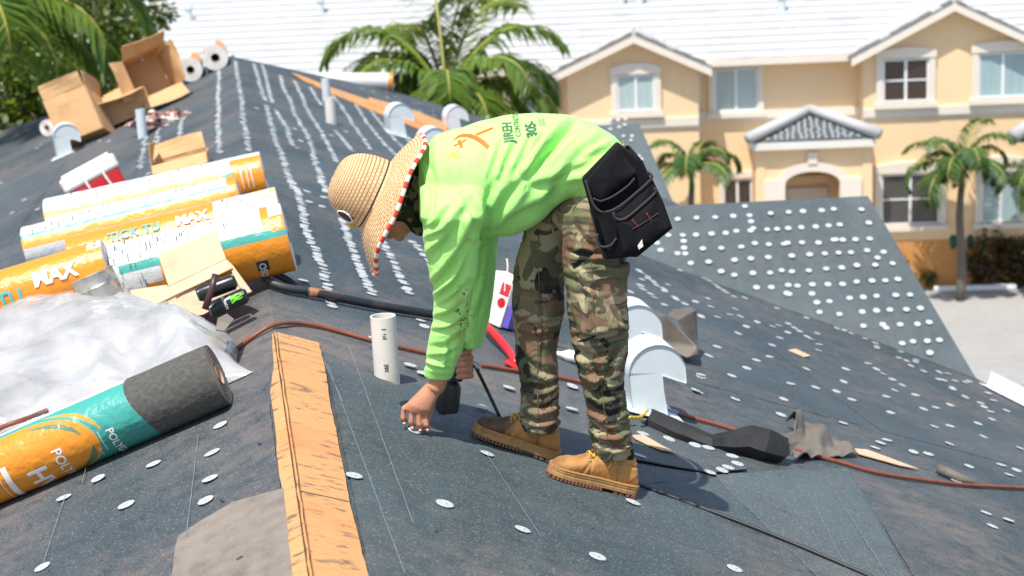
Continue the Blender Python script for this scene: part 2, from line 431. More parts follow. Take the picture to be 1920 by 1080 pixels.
sheet([(1590, 884), (1700, 905), (1925, 1000), (1930, 1150), (1730, 1110), (1640, 965)], R, NR, MAT['felt'], .002, .003)
sheet([(1337, 895), (1450, 886), (1588, 882), (1616, 930), (1652, 1000), (1715, 1112), (1560, 1116), (1450, 1010)], R, NR, MAT['felt_patch'], .0085, .0015)
# big lap lines parallel to the ridge on the far right slope
for s in (1.05, 2.05, 3.05, 4.05):
    g = G(); a, b = Rl(3.6 if s > 2 else 6.5, s), Rl(16, s)
    g.prism([a, b, b - DR * .9, a - DR * .9], NR * .003); part('felt_sheet', g, MAT['felt'], house)
for s in (.8, 1.75, 2.7):
    g = G(); a, b = Ll(8.5, s), Ll(16.5 + .9 * s, s)
    g.prism([a, b, b - DL * .8, a - DL * .8], NL * .003); part('felt_sheet', g, MAT['felt_left'], house)

# ---- chalk lines
def chalk(p, q, pl, nv, w=.0014):
    a, b = pl(*p) + nv * .0150, pl(*q) + nv * .0150; t_ = nrm(b - a); s = np.cross(nv, t_) * w; g = G(); N = 24; pts = []
    for i in range(N + 1):
        c = a + (b - a) * i / N + s * mnoise.noise(Vector((i * .7, p[0], 0))) * 2; pts.append([c - s * .5, c + s * .5, c + s * .5 + nv * .0006, c - s * .5 + nv * .0006])
    g.rings(pts, True, True); part('chalk_line', g, MAT['chalk'], house)
for p, q in (((612, 690), (756, 1085)), ((652, 655), (772, 990)), ((912, 862), (1012, 1016)), ((600, 672), (640, 760)), ((1500, 905), (1590, 1085)), ((1545, 900), (1660, 1085)), ((1228, 690), (1300, 745))):
    chalk(p, q, R, NR)
for p, q in (((376, 822), (354, 1012)), ((123, 946), (86, 1062)), ((166, 880), (158, 912)), ((128, 935), (120, 958))):
    chalk(p, q, L, NL)

# ---- cap nails: (point, normal, carrying slope)
CAPS = []
def cap(P, nv, sl, h=.0): CAPS.append((np.array(P) + nv * h, nv, sl))
def crop(lst, x0, y0, k): return [(x0 + x * k, y0 + y * k) for x, y in lst]
def row(px, pl, nv, sl, step=.085, h=.004, jit=.02):
    pts = [pl(*p) for p in px]; acc = 0
    for i in range(len(pts) - 1):
        a, b = pts[i], pts[i + 1]; ln = np.linalg.norm(b - a); n = max(1, int(round(ln / step)))
        for k in range(n):
            p = a + (b - a) * (k + rnd(-.3, .3)) / n + np.cross(nv, nrm(b - a)) * rnd(-jit, jit)
            cap(p, nv, sl, h)
for x, y in ((416, 803), (401, 855), (397, 904), (389, 945), (291, 876), (240, 953), (187, 903), (123, 939), (83, 1070), (420, 657), (428, 679)):
    cap(L(x, y), NL, slopeL, .0125)
for x, y in ((662, 899), (832, 952), (978, 1000), (1118, 1051), (1375, 1073), (1185, 948), (776, 814), (912, 857), (953, 732), (903, 769), (1072, 729), (1071, 772), (1303, 736), (1313, 707), (1301, 841), (768, 690), (700, 640), (792, 705)):
    cap(R(x, y), NR, slopeR, .0125)
K4 = [(5,125),(55,95),(168,187),(60,65),(185,90),(243,20),(378,157),(393,197),(318,172),(425,247),(485,235),(510,208),(535,243),(615,270),(563,292),(523,325),(690,292),(720,287),(765,278),(795,298),(820,315),(855,340),(875,352),(905,325),(915,378),(910,407),(763,320),(725,347),(688,382),(555,153),(710,203),(853,250),(423,390),(382,433),(675,438),(612,455),(345,535),(565,493),(493,530),(330,608),(510,643),(853,497),(777,568),(897,587),(743,643),(1042,497),(1032,558),(997,605),(1072,645),(1150,470),(1190,497),(1223,520),(1267,547),(1315,575),(1278,600),(1238,630),(1378,622),(1417,690),(1477,683),(1258,707),(1545,670),(1030,758),(1240,840),(1185,878),(1440,907),(1637,967),(1545,772),(1470,775),(1680,760),(1747,740),(1705,823),(1792,960),(1865,985),(1830,1008),(1885,880),(730,718),(1000,300),(1035,310),(1068,325),(1135,350),(1185,372)]
for p in crop(K4, 1180, 500, .389): cap(R(*p), NR, slopeR, .005)
for p in crop([(310,880),(375,893),(490,933),(515,970),(470,988),(440,1002),(380,1012),(45,933),(185,850),(60,825),(205,715)], 1180, 500, .389): cap(R(*p), NR, slopeR, .018)
for rw in ([(1220,395),(1540,520),(1880,690)], [(1240,412),(1560,585),(1870,770)], [(1300,415),(1700,610)], [(1340,460),(1750,700)], [(1640,560),(1900,742)]):
    row(crop(rw, 1180, 500, .389), R, NR, slopeR, .22, .005, .06)
for rw in ([(350,50),(510,155)], [(40,20),(200,140)], [(210,150),(280,195)], [(330,235),(380,270)], [(40,90),(150,170)]):
    row(crop(rw, 1180, 500, .389), R, NR, slopeR, .09, .005)
for x, y in ((1650, 833), (1780, 835), (1848, 965), (1890, 978), (1860, 990), (1712, 850), (1792, 905)): cap(R(x, y), NR, slopeR, .008)
for rw in ([(235,20),(300,130),(330,250),(350,400),(420,540),(470,650),(490,760),(520,890),(530,950)], [(440,10),(500,130)], [(600,270),(620,380),(660,480),(720,640),(770,760),(830,850)], [(870,440),(920,540),(980,640),(1020,740),(1080,850)], [(1100,470),(1200,590),(1240,680)]):
    row(crop(rw, 480, 330, .2685), R, NR, slopeR, .075, .004, .009)
for p in crop([(355,112),(370,185),(475,153),(460,217),(330,735),(1150,1015),(1175,1055)], 480, 330, .2685): cap(R(*p), NR, slopeR, .004)
row(crop([(130,100),(118,250),(118,500),(130,760)], 380, 100, .25), L, NL, slopeL, .10, .004, .013)
for rw in ([(246,60),(262,180),(297,350),(305,520),(340,660),(350,750)], [(385,80),(425,220),(470,360)], [(480,400),(505,500),(540,640),(600,780),(640,920),(690,1040)], [(450,90),(490,250),(525,380)], [(550,430),(620,540),(670,680),(715,730)],
           [(580,170),(610,270),(655,350),(690,460),(750,560),(800,640),(830,780),(880,920),(940,1060)], [(690,210),(750,340),(800,460),(860,540),(930,670),(1010,830)], [(810,260),(850,340),(900,400)], [(1000,590),(1060,660),(1120,740)],
           [(970,310),(1040,400),(1110,510),(1200,640),(1260,730)], [(1150,390),(1230,520),(1310,620),(1400,720),(1480,790)], [(1260,430),(1360,560),(1450,660),(1530,740)], [(1480,590),(1560,680)]):
    row(crop(rw, 380, 100, .25), R, NR, slopeR, .10, .004, .012)
for p in crop([(405,415),(1195,268),(1280,288),(1380,290),(1385,330),(1390,345),(1443,330),(1480,350),(1580,378),(1620,380),(1630,425),(1630,440),(1730,432),(1735,468),(1075,590),(965,620),(735,660),(690,570),(780,1040)], 380, 100, .25): cap(R(*p), NR, slopeR, .004)
for rw in ([(150,480),(145,520)], [(205,330),(215,305)], [(275,255),(262,320)], [(300,240),(285,310)], [(345,215),(335,270)]): row([(rw[0][0], rw[0][1] * .98), rw[1]], L, NL, slopeL, .11, .004, .015)
for i in range(26):
    x, y = rnd(0, 380), rnd(262, 420)
    if y > 200 + (400 - x) * .2: cap(L(x, y), NL, slopeL, .004)
K3 = [(205,155),(308,148),(410,145),(508,138),(572,85),(597,135),(605,168),(617,205),(603,218),(712,123),(810,117),(888,112),(990,107),(1056,100),(1207,102),(1247,175),(155,243),(233,243),(305,241),(390,235),(467,231),(525,220),(693,212),(747,209),(808,205),(879,200),(958,196),(1028,190),(1089,185),(92,285),(112,324),(238,275),(240,312),(204,342),(247,343),(343,316),(443,313),(552,306),(626,287),(702,293),(783,291),(803,285),(883,283),(973,284),(1055,268),(1067,266),(1105,268),(1174,266),(1252,262),(277,395),(374,388),(515,378),(604,370),(699,363),(827,355),(925,348),(1007,343),(1082,339),(1150,337),(1238,326),(1328,334),(1295,366),(1282,405),(1377,397),(442,440),(514,460),(615,450),(709,448),(772,435),(828,441),(920,436),(1015,426),(1100,420),(1182,407),(635,528),(716,527),(808,515),(858,519),(940,512),(1024,511),(1104,510),(1181,497),(1265,491),(1337,490),(1406,483),(800,560),(812,564),(937,562),(964,610),(1033,604),(1143,586),(1217,581),(1289,575),(1394,570),(1472,568),(978,663),(1087,674),(1211,661),(1289,654),(1362,650),(1452,648),(1528,641),(1218,738),(1323,730),(1342,748),(1418,730),(1512,728),(1576,718),(1429,833),(1488,823),(1566,820),(1632,815),(1580,884)]
for p in crop(K3, 1200, 360, .34375): cap(Gp(*p), NG, slopeG, .014)
for p in crop([(350,1020),(435,1012),(540,1015),(628,1003),(712,1000),(795,992),(788,1055)], 1040, 60, .16667) + crop([(318,548),(352,548),(348,565),(380,628),(265,520),(300,512),(325,590),(390,640)], 1020, 0, .46875): cap(G2p(*p), N2, slopeG2, .016)

def cap_geo(g, c, nv, r=.0268, n=9, dn=.0016, head=False):
    RP_ = [(r, 0), (r, dn), (r * .8, dn * 1.9), (r * .42, dn * .9)] + ([(r * .24, dn * .8), (r * .22, dn * 2.6), (r * .1, dn * 3.0)] if head else [])
    a = np.array([1.0, 0, 0]); u = nrm(np.cross(nv, a)); w = np.cross(nv, u); vs = []
    for rr, hh in RP_:
        for j in range(n): t_ = 2 * math.pi * j / n; vs.append(c + (u * math.cos(t_) + w * math.sin(t_)) * rr + nv * hh)
    M_ = len(RP_); fs = [(k * n + j, k * n + (j + 1) % n, (k + 1) * n + (j + 1) % n, (k + 1) * n + j) for k in range(M_ - 1) for j in range(n)] + [tuple(range((M_ - 1) * n, M_ * n))]
    g.add(vs, fs)
gc = G(); cap_geo(gc, np.zeros(3), np.array([0, 0, 1.0]), n=10, head=True); cap_me = gc.mesh('cap_nail'); cap_me.materials.append(MAT['cap'])
def vis(c):
    x, y, z = proj(c[0]); inside = -40 < x < 1960 and -40 < y < 1120
    return (-1e9 if not inside else 0) + 1.0 / z
CAPS.sort(key=vis, reverse=True)
for P, nv, sl in CAPS[:300]:
    o = link('cap_nail', cap_me, None, sl); nt = nrm(nv + np.array([rnd(-.09, .09), rnd(-.09, .09), 0]))
    q = Vector(nt).to_track_quat('Z', 'Y'); o.location = tuple(P - HL); o.rotation_mode = 'QUATERNION'; o.rotation_quaternion = q
    o.scale = (rnd(.93, 1.05), rnd(.93, 1.05), 1)
g = G()
for P, nv, sl in CAPS[300:]: cap_geo(g, P, nrm(nv + np.array([rnd(-.05, .05), rnd(-.05, .05), 0])), rnd(.024, .028), 7)
part('cap_nails', g, MAT['cap'], house, kind='stuff')
# ------------------------------------------------------------------ things lying and standing on the roof
MAT['wrap'] = printed('printed_wrapper', .34, .5, 30, .1)
_t = MAT['wrap'].node_tree; _b = _t.nodes['Principled BSDF']; _a = next(n for n in _t.nodes if n.type == 'ATTRIBUTE'); _bw = _t.nodes.new('ShaderNodeRGBToBW'); _r = _t.nodes.new('ShaderNodeMapRange')
_t.links.new(_a.outputs['Color'], _bw.inputs[0]); _t.links.new(_bw.outputs[0], _r.inputs[0]); _r.inputs[1].default_value = .09; _r.inputs[2].default_value = .14; _r.inputs[3].default_value = .95; _r.inputs[4].default_value = .34; _t.links.new(_r.outputs[0], _b.inputs['Roughness'])
MAT['wrap_end'] = simple('wrapper_end', (.66, .66, .63), .4, .2, 18, .4)
MAT['pvc'] = simple('pvc', (.74, .70, .63), .5, .08, 30, dirt=(.50, .43, .34), dsc=9)
MAT['vent'] = simple('galvanised_grey', (.62, .68, .70), .42, .07, 12, dirt=(.5, .52, .52))
MAT['card'] = simple('cardboard', (.58, .35, .165), .85, .10, 14, .1, dirt=(.48, .27, .11), dsc=4)
MAT['card_tan'] = simple('cardboard_tan', (.62, .43, .28), .85, .10, 14, .1, dirt=(.5, .33, .2), dsc=7)
MAT['red'] = simple('red_plastic', (.55, .018, .022), .4, .12, 10)
MAT['white'] = simple('white_plastic', (.80, .76, .71), .5, .06, 10, dirt=(.55, .42, .34), dsc=10)
MAT['steel'] = simple('tin', (.55, .52, .46), .38, .15, 25, metal=.75, dirt=(.12, .09, .07), dsc=22)
MAT['black'] = simple('black_rubber', (.017, .019, .021), .5, .3, 40, dirt=(.06, .055, .05))
MAT['hose'] = simple('brown_hose', (.235, .062, .03), .5, .2, 30, dirt=(.06, .03, .02), dsc=9)
MAT['ink'] = simple('black_print', (.03, .035, .035), .6)
MAT['letter_white'] = simple('white_print', (.78, .76, .72), .5, .15, 60)
MAT['letter_teal'] = simple('teal_print', (.05, .42, .40), .5, .15, 60)
MAT['core'] = simple('cardboard_core', (.52, .36, .25), .8, .1)
MAT['dark'] = simple('hollow_shade_black', (.02, .02, .02), .9)  # black for discs that stand in for the shade inside tubes
MAT['yellow'] = simple('yellow_rope', (.66, .42, .06), .8, .2, 60)
MAT['debris'] = simple('debris', (.055, .05, .047), .9, .4, 40)

def text_mesh(s, size, bold=.012):
    cu = bpy.data.curves.new('t', 'FONT'); cu.body = s; cu.size = size; cu.offset = bold * size; cu.resolution_u = 3
    o = bpy.data.objects.new('t', cu); COL.objects.link(o); dg = bpy.context.evaluated_depsgraph_get(); dg.update()
    me = bpy.data.meshes.new_from_object(o.evaluated_get(dg)); bpy.data.objects.remove(o); bpy.data.curves.remove(cu)
    bm = bmesh.new(); bm.from_mesh(me); bmesh.ops.triangulate(bm, faces=bm.faces[:])
    bmesh.ops.subdivide_edges(bm, edges=[e for e in bm.edges if e.calc_length() > size * .12], cuts=2, use_grid_fill=True)
    vs = [tuple(v.co) for v in bm.verts]; bm.verts.index_update(); fs = [tuple(v.index for v in f.verts) for f in bm.faces]; bm.free(); bpy.data.meshes.remove(me)
    return vs, fs
class Roll:
    def __init__(s, name, C, axdir, r, length, colf, label, up, group=None, core=.038, crush=.0, mat=None, fine=1, face=None):
        s.C = np.array(C); s.ax = nrm(axdir); s.r = r; s.up = nrm(up - s.ax * (up @ s.ax)); s.side = np.cross(s.ax, s.up)
        if s.side[1] > 0: s.side = -s.side
        s.root = thing(name, s.C - s.up * r, label, 'roll', group)
        n, m = 72 * fine, int(length / .0085) * fine; rs = []
        for i in range(m + 1):
            u = length * i / m; ring = []
            for j in range(n):
                th = 2 * math.pi * j / n
                w = 1 + crush * mnoise.noise(Vector((u * 9, math.cos(th) * 2.2 + s.C[1], math.sin(th) * 2.2))) + crush * .5 * mnoise.noise(Vector((u * 25, math.cos(th) * 7, math.sin(th) * 7)))
                if u < .008 or u > length - .008: w *= .985
                ring.append(s.C + s.ax * u + (s.up * math.cos(th) + s.side * math.sin(th)) * r * w)
            rs.append(ring)
        g = G().rings(rs, True, False, colf=lambda i, j: colf(length * (i + .5) / m, 2 * math.pi * (j + .5) / n if (j + .5) / n < .5 else 2 * math.pi * ((j + .5) / n - 1)))
        me = g.mesh('wrapper', wloc(s.root), True); me.materials.append(MAT['wrap']); link('wrapper', me, None, s.root)
        # spiral end faces with a hollow core
        for e, uu, sg in ((0, 0.0, -1), (1, length, 1)):
            g = G(); rr = [r * .985]; hs = [0.0]
            k = 11
            for q in range(k):
                ra = r * .97 - (r * .97 - core) * (q + .5) / k; rr += [ra + .0012, ra]; hs += [.002 if q % 2 else -.002] * 2
            rr += [core, core]; hs += [0, -.25]
            prof = [(uu + h_ * sg, a) for a, h_ in zip(rr, hs)]
            g.lathe(s.C, s.ax, prof, 48, False)
            part('roll_end', g, face or MAT['felt_black'], s.root, auto=50)
            g = G().lathe(s.C, s.ax, [(uu + .004 * sg, core), (uu + .004 * sg, core - .006), (uu - .2 * sg, core - .006)], 32, False); part('core_tube', g, MAT['core'], s.root, smooth=True)
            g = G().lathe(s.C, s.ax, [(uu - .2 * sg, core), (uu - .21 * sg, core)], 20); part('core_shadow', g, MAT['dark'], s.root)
    def text(s, txt, size, u0, th0, mat, along=False, lift=.0016, name='lettering', flip=1, bold=.02):
        vs, fs = text_mesh(txt, size, bold); g = G(); out = []
        for x, y, z in vs:
            if along: u, th = u0 - x * flip, th0 - y / s.r
            else: u, th = u0 - y, th0 + x / s.r
            out.append(s.C + s.ax * u + (s.up * math.cos(th) + s.side * math.sin(th)) * (s.r + lift))
        g.add(out, fs); return part(name, g, mat, s.root)
WHITE, ORANGE, TEAL, BLK, DGRN = (.62, .62, .605), (.76, .265, .010), (.06, .36, .30), (.035, .036, .036), (.008, .16, .125)
def marks(u, th, seed=0.0, thr=.30):
    """small printed instructions: grey-black dashes"""
    a = mnoise.noise(Vector((round(u * 160) * .37 + seed, round(th * 7) * 1.3, seed))); b = mnoise.noise(Vector((round(u * 22) * 3.1, round(th * 2.5) * 1.9 + seed, 0)))
    return a > .25 and b > thr + .12
# near roll
D2R = math.pi / 180
def col_near(u, th):
    edge = .295 + .012 * math.sin(th * 2.1) - .012 * th
    if u < edge: 
        n = mnoise.noise(Vector((u * 60, th * 9, 0))); k = .075 + .03 * n
        return (k * 1.02, k * .98, k * .88)
    if u > .90 + .05 * mnoise.noise(Vector((th * 5, 0, 0))) + .06 * (th - .5) and .3 < th: return BLK
    if th < 9 * D2R: return (.70, .70, .68)
    du, dt = (u - .70) / .265, (th - 98 * D2R) / (80 * D2R)
    rr = math.hypot(du, dt); ang = math.atan2(dt, du)
    sw = lambda r0, a0, a1, w: a0 < ang < a1 and abs(rr - r0) < w * math.sin(math.pi * (ang - a0) / (a1 - a0))
    if rr < 1:
        if sw(.86, -2.9, -1.7, .05) or sw(.82, -1.5, -.1, .055) or sw(.9, 2.2, 3.1, .06): return (.12, .20, .10)
        return (.78, .27, .012)
    if sw(1.12, -1.2, .4, .05) or sw(1.1, -3.0, -1.9, .04): return (.78, .30, .03)
    return (.045, .34, .285) if th < 95 * D2R else (.03, .27, .22)  # lower teal darker: shade painted into the print
Cn = onpl(410, 702, RA + NL * .112, NL); Cl = onpl(0, 879, RA + NL * .112, NL)
near = Roll('membrane_roll', Cn, Cl - Cn, .110, 1.0, col_near, 'teal and orange wrapped roll of black roofing felt beside the plywood ridge', NL, 'rolls of roofing felt', crush=.012, face=MAT['felt_grey'], fine=3)
near.text('POLYGLASS', .037, .40, 86 * D2R, MAT['letter_white']); near.text('______', .026, .424, 84 * D2R, MAT['letter_white']); near.text('____', .02, .446, 112 * D2R, MAT['letter_white'])
near.text('POLYANSTICK', .048, .595, 82 * D2R, MAT['letter_white']); near.text('HV', .095, .70, 100 * D2R, MAT['letter_white'], bold=.03)
g = G()
for a in range(26):
    t0, t1 = (76 + a * 3.2) * D2R, (76 + a * 3.2 + 3.2) * D2R; u0, u1 = .755, .775
    q = lambda u, th: near.C + near.ax * u + (near.up * math.cos(th) + near.side * math.sin(th)) * (near.r + .0016)
    g.quad(q(u0, t0), q(u1, t0), q(u1, t1), q(u0, t1)); g.quad(q(.79, t0), q(.7925, t0), q(.7925, t1), q(.79, t1))
part('printed_bar', g, MAT['letter_white'], near.root)

# stack of wrapped rolls
def pack(name, c, l, r, colf, label, ln=1.0, crush=.016, Y=None):
    C_ = onpl(c[0], c[1], RA + NL * (r + .006), NL); k = (l[1] - c[1]) / (c[0] - l[0])
    if Y: C_ = atY(c[0], c[1], Y)
    return Roll(name, C_, -RT - UP * k - FW * .10, r, ln, colf, label, NL, 'rolls of roofing felt', crush=crush, face=MAT['wrap_end'], core=.03)
def col_A(u, th):
    d = th / D2R - 42
    if u < .06 and d < 25: return ORANGE if d > -8 else WHITE
    if d > 34: return ORANGE if u < .55 else (WHITE if u > .62 or d < 60 else ORANGE)
    if 20 < d: return TEAL if u < .4 or (.5 < u < .72) else WHITE
    if .09 < u < .33 and -70 < d < 16: return (.42, .43, .43) if marks(u, th, 3.3, -.1) and .2 < u < .32 else (.76, .76, .74)
    if u > .33: return (.42, .44, .44) if marks(u, th, 1.0, .1) else WHITE
    return ORANGE
rA = pack('membrane_roll', (541, 444), (105, 552), .150, col_A, 'fat orange and white wrapped roll of felt nearest the cardboard scrap box')
g = G().box(rA.C + rA.ax * .13 + (rA.up * math.cos(2.05) + rA.side * math.sin(2.05)) * (rA.r + .002), rA.ax, nrm(-rA.up * math.sin(2.05) + rA.side * math.cos(2.05)), rA.up * math.cos(2.05) + rA.side * math.sin(2.05), .05, .055, .002); part('printed_tag', g, MAT['ink'], rA.root)
rA.text('OSO', .042, .147, 111 * D2R, MAT['letter_white'], lift=.006)
def col_C(u, th):
    d = th / D2R - 30
    if u < .1: return (.80, .55, .28) if mnoise.noise(Vector((u * 30, th * 4, 0))) > 0 else WHITE
    if u < .3 and d < 30: return (.40, .42, .42) if marks(u, th, 5.0, -.05) else WHITE
    if d < -28: return WHITE if d < -45 else TEAL if d < -38 else WHITE
    return ORANGE
rC = pack('membrane_roll', (528, 402), (60, 520), .135, col_C, 'orange wrapped roll with teal and white lettering in the middle of the stack', 1.0)
rC.text('TICK TU', .065, .80, 52 * D2R, MAT['letter_teal'], True, .007); rC.text('MAX', .07, .48, 52 * D2R, MAT['letter_white'], True, .007, bold=.04)
def col_D(u, th):
    d = th / D2R - 28
    if u < .05: return ORANGE
    if 12 < d < 24: return TEAL
    if 24 <= d < 46: return (.82, .36, .05)
    if d >= 46: return WHITE
    if -6 < d < 2 and u < .6: return (.70, .72, .70)
    return (.40, .42, .42) if marks(u, th, 8.0, .12) else WHITE
rD = pack('membrane_roll', (452, 372), (40, 478), .130, col_D, 'white wrapped roll with thin teal and orange stripes between two other rolls', 1.15)
def col_E(u, th):
    d = th / D2R - 42
    if u < .17: return ORANGE if d > -22 else WHITE
    if u < .22 and d > 10: return TEAL if d < 30 else ORANGE
    if 8 < d < 24: return (.80, .46, .16)
    return (.40, .42, .42) if marks(u, th, 11.0, .15) else WHITE
rE = pack('membrane_roll', (497, 330), (90, 425), .140, col_E, 'white wrapped roll with orange end label, farthest back of the stack', 1.2)
for k in (.06, .085, .115): rE.text('_____', .05, k, 48 * D2R, MAT['letter_white'], lift=.006, name='printed_bar')
def col_B(u, th):
    d = th / D2R
    if u < .06 and d < 30 and mnoise.noise(Vector((u * 60, th * 12, 0))) > -.1: return (.84, .82, .78)
    return (.78, .27, .010)
rB = pack('membrane_roll', (205, 498), (0, 562), .115, col_B, 'bright orange wrapped roll with large white letters, its end over another roll', .8, Y=6.62)
rB.text('MAX', .085, .30, 78 * D2R, MAT['letter_white'], True, .006, bold=.04); rB.text('TU', .08, .46, 98 * D2R, MAT['letter_teal'], True, .006)

# far rolls
def col_far(u, th):
    d = th / D2R
    return ORANGE if (u < .07 or -50 < d < -5) else WHITE
def lay(name, C_, ax, r, ln, colf, label, group='rolls of roofing felt far up the roof', core=.05):
    return Roll(name, C_, ax, r, ln, colf, label, Z3, group, core=core, face=MAT['white'])
c1 = onpl(357, 131, RA + NL * .14, NL); lay('felt_roll', c1, RD, .14, 1.0, col_far, 'white felt roll seen end on beside the cardboard boxes, lower of the pair', core=.05)
c2 = c1 + RP * .30 + RD * .1 + Z3 * .115; lay('felt_roll', c2, RD, .15, 1.0, col_far, 'white felt roll seen end on near the roof peak, upper of the pair', core=.055)
c3 = onpl(737, 153, RA + NR * .15, NR); c4 = onpl(590, 152, RA + NR * .15, NR); c4 = c3 - RT
lay('felt_roll', c3, c4 - c3, .125, 1.05, lambda u, th: ORANGE if u < .06 or abs(th + .9) < .1 else WHITE, 'white felt roll with orange end lying beyond the wooden strip')
c5 = onpl(88, 240, RA + NL * .11, NL); lay('felt_roll', c5, RD + .5 * RP, .105, .8, col_far, 'small white felt roll poking out beside the leftmost cardboard box', core=.04)

# gooseneck vents
def vent(base, label, k=1.0, turn=0.0, left=False):
    r = thing('gooseneck_vent', base, label, 'vent', 'metal gooseneck roof vents'); s = k / 458.0
    px = [(-34, 10), (-40, -50), (-42, -90)] + [(13 + 57 * math.cos(a) * (1 if a < 1.57 else .97), -85 - 57 * math.sin(a)) for a in np.linspace(math.pi, 0, 22)] + [(71, -66), (70, -60), (24, -80), (26, -50), (34, 8)]
    rt = RP * math.cos(turn) + RD * math.sin(turn); bk = RD * math.cos(turn) - RP * math.sin(turn)
    P = [base + rt * x * s - Z3 * y * s for x, y in px]
    g = G(); dep = bk * .19 * k; off = bk * -.095 * k
    n = len(P); g.add([p + off for p in P] + [p + off + dep for p in P], [(i, n + i, n + (i + 1) % n, (i + 1) % n) for i in range(n)])
    o = part('hood', g, MAT['vent'], r, auto=35)
    # flat cheeks, set in a little so the wrapper stands proud as a rim
    g = G()
    for q in (.008, .182):
        pts = [p + off + bk * q * k for p in P]
        c0 = base + rt * 13 * s + Z3 * 85 * s + off + bk * q * k; m = len(pts)
        g.add(pts + [c0], [(i, i + 1, m) for i in range(2, m - 4)] + [(m - 4, m - 3, m), (m - 3, m - 2, m), (m - 2, 1, 2, m), (0, 1, m - 2, m - 1)])
    part('cheek', g, MAT['vent'], r)
    dv, nv = (DL, NL) if left else (DR, NR)
    g = G().prism([base + RD * q[0] + dv * q[1] + nv * .012 for q in ((-.15, -.12), (-.15, .14), (.16, .14), (.16, -.12))], nv * .003); part('flange', g, MAT['vent'], r)
    return r
vent(R(1211, 770), 'large pale grey gooseneck vent behind the boots and rolled felt scrap')
vent(R(1176, 682), 'pale grey gooseneck vent half hidden behind the larger vent')
vent(R(744, 254), 'pale grey gooseneck vent beside the wooden strip, leftmost of the far three', 1.05, .15)
vent(R(806, 306), 'pale grey gooseneck vent just behind the raised hat brim', 1.05, .15)
vent(R(850, 250), 'pale grey gooseneck vent farthest back beside the green palm', 1.05, .15)
bv = L(122, 292)
vent(bv, 'pale grey gooseneck vent against the leftmost cardboard box', 1.1, .15, True)

# vent pipes
def pipe(base, h, r, label, mat, lean=(0, 0), prints=False, name='vent_pipe'):
    t_ = thing(name, base, label, 'pipe', 'plastic vent pipes'); ax = nrm(Z3 + RP * lean[0] + RD * lean[1])
    g = G().lathe(base, ax, [(-.08, r), (h, r), (h, r - .006), (h - .12, r - .006)], 36, False); part('pipe_wall', g, mat, t_, smooth=False, auto=40)
    g = G().lathe(base, ax, [(h - .12, r - .005), (h - .125, r - .005)], 20); part('pipe_shade_disc', g, MAT['dark'], t_)  # black disc painted as the shade down the bore
    if prints:
        u = nrm(np.cross(ax, -FW))
        for q, (x, y, w, hh) in enumerate([(.004, .058, .016, .003), (.005, .064, .014, .003), (.003, .070, .018, .002), (.005, .052, .012, .003), (.004, .046, .016, .002), (.005, .17, .014, .004), (.003, .178, .012, .003), (.006, .186, .010, .003), (.004, .205, .016, .003)]):
            th = x / r; d = nrm(-np.array([0, 1.0, 0]) + ax * (ax @ np.array([0, 1.0, 0]))); sd = np.cross(ax, d); nn = d * math.cos(th) + sd * math.sin(th)
            g = G().box(base + ax * y + nn * (r + .0002), np.cross(ax, nn), ax, nn, w, hh, .0012); part('printed_mark', g, MAT['ink'], t_)
    return t_
pipe(R(726, 712), .245, .047, 'white plastic vent pipe standing beside the bare plywood strip', MAT['pvc'], (0, 0), True)
pipe(R(621, 232), .25, .048, 'short white plastic vent pipe far up the right slope', MAT['pvc'])
pipe(L(268, 258), .27, .046, 'grey white vent pipe in front of the cardboard boxes', MAT['vent'])
pipe(R(613, 192), .26, .045, 'slim grey pipe standing in front of the far white roll', MAT['vent'])

# hoses and cables
def cable(name, pts, r, mat, label, cat='hose', n=10):
    p = catmull(pts, 8); return solo(name, G().tube(p, r, n), mat, p[0], label, cat, smooth=True)
hb = [L(-40, 930, .03), near.C + near.ax * .80 + near.up * .09 + near.side * .085, near.C + near.ax * .76 + near.up * .127 + near.side * .0, near.C + near.ax * .66 + near.up * .10 - near.side * .10, L(150, 745, .02), L(300, 712, .012), L(415, 671, .012), L(470, 634, .012)]
hb += [L(512, 610, .014), R(560, 606, .012), R(620, 617, .012), R(700, 639, .012), R(800, 662, .012), R(900, 684, .012), R(1000, 700, .012), R(1095, 718, .013), R(1240, 767, .013), R(1300, 784, .013), R(1362, 801, .013), R(1500, 845, .013), R(1580, 868, .013), R(1660, 889, .013), R(1800, 908, .013), R(1935, 916, .013), R(2100, 930, .013), Rl(3.2, 4.3, .013), Rl(3.1, 5.1, .014), Rl(3.05, 5.3, -.1), Rl(3.0, 5.35, -.9)]
cable('air_hose', hb, .0085, MAT['hose'], 'rust brown hose snaking over the ridge past the plywood end')
# tear-off shovel: D grip, shaft with tape, red socket and blade
sh0 = [R(575, 546, .03), R(700, 571, .03), R(810, 589, .03), R(905, 604, .045)]
tl = thing('roofing_shovel', R(700, 575), 'long black handled roofing shovel with red metal neck lying behind the pipe', 'shovel')
part('shaft', G().tube(catmull(sh0, 6), .020, 14), MAT['black'], tl, smooth=True)
grip = [R(577, 546, .03), R(545, 541, .03), R(514, 532, .03), R(496, 521, .035), R(492, 512, .05), R(500, 509, .06), R(517, 514, .055), R(540, 526, .045), R(560, 540, .035), R(577, 546, .03)]
part('grip', G().tube(catmull(grip, 5), [.017] * 46, 12), simple('grip_grey', (.045, .048, .05), .5), tl, smooth=True)
part('tape', G().tube([R(578, 547, .03), R(608, 552, .03), R(640, 559, .03)], .0212, 14), simple('brown_tape', (.34, .13, .045), .6, .4, 18, dirt=(.04, .03, .03), dsc=14), tl, smooth=True)
part('neck', G().tube(catmull([R(904, 604, .05), R(930, 630, .05), R(955, 660, .03), R(968, 682, .02)], 5), .019, 12), MAT['red'], tl, smooth=True)
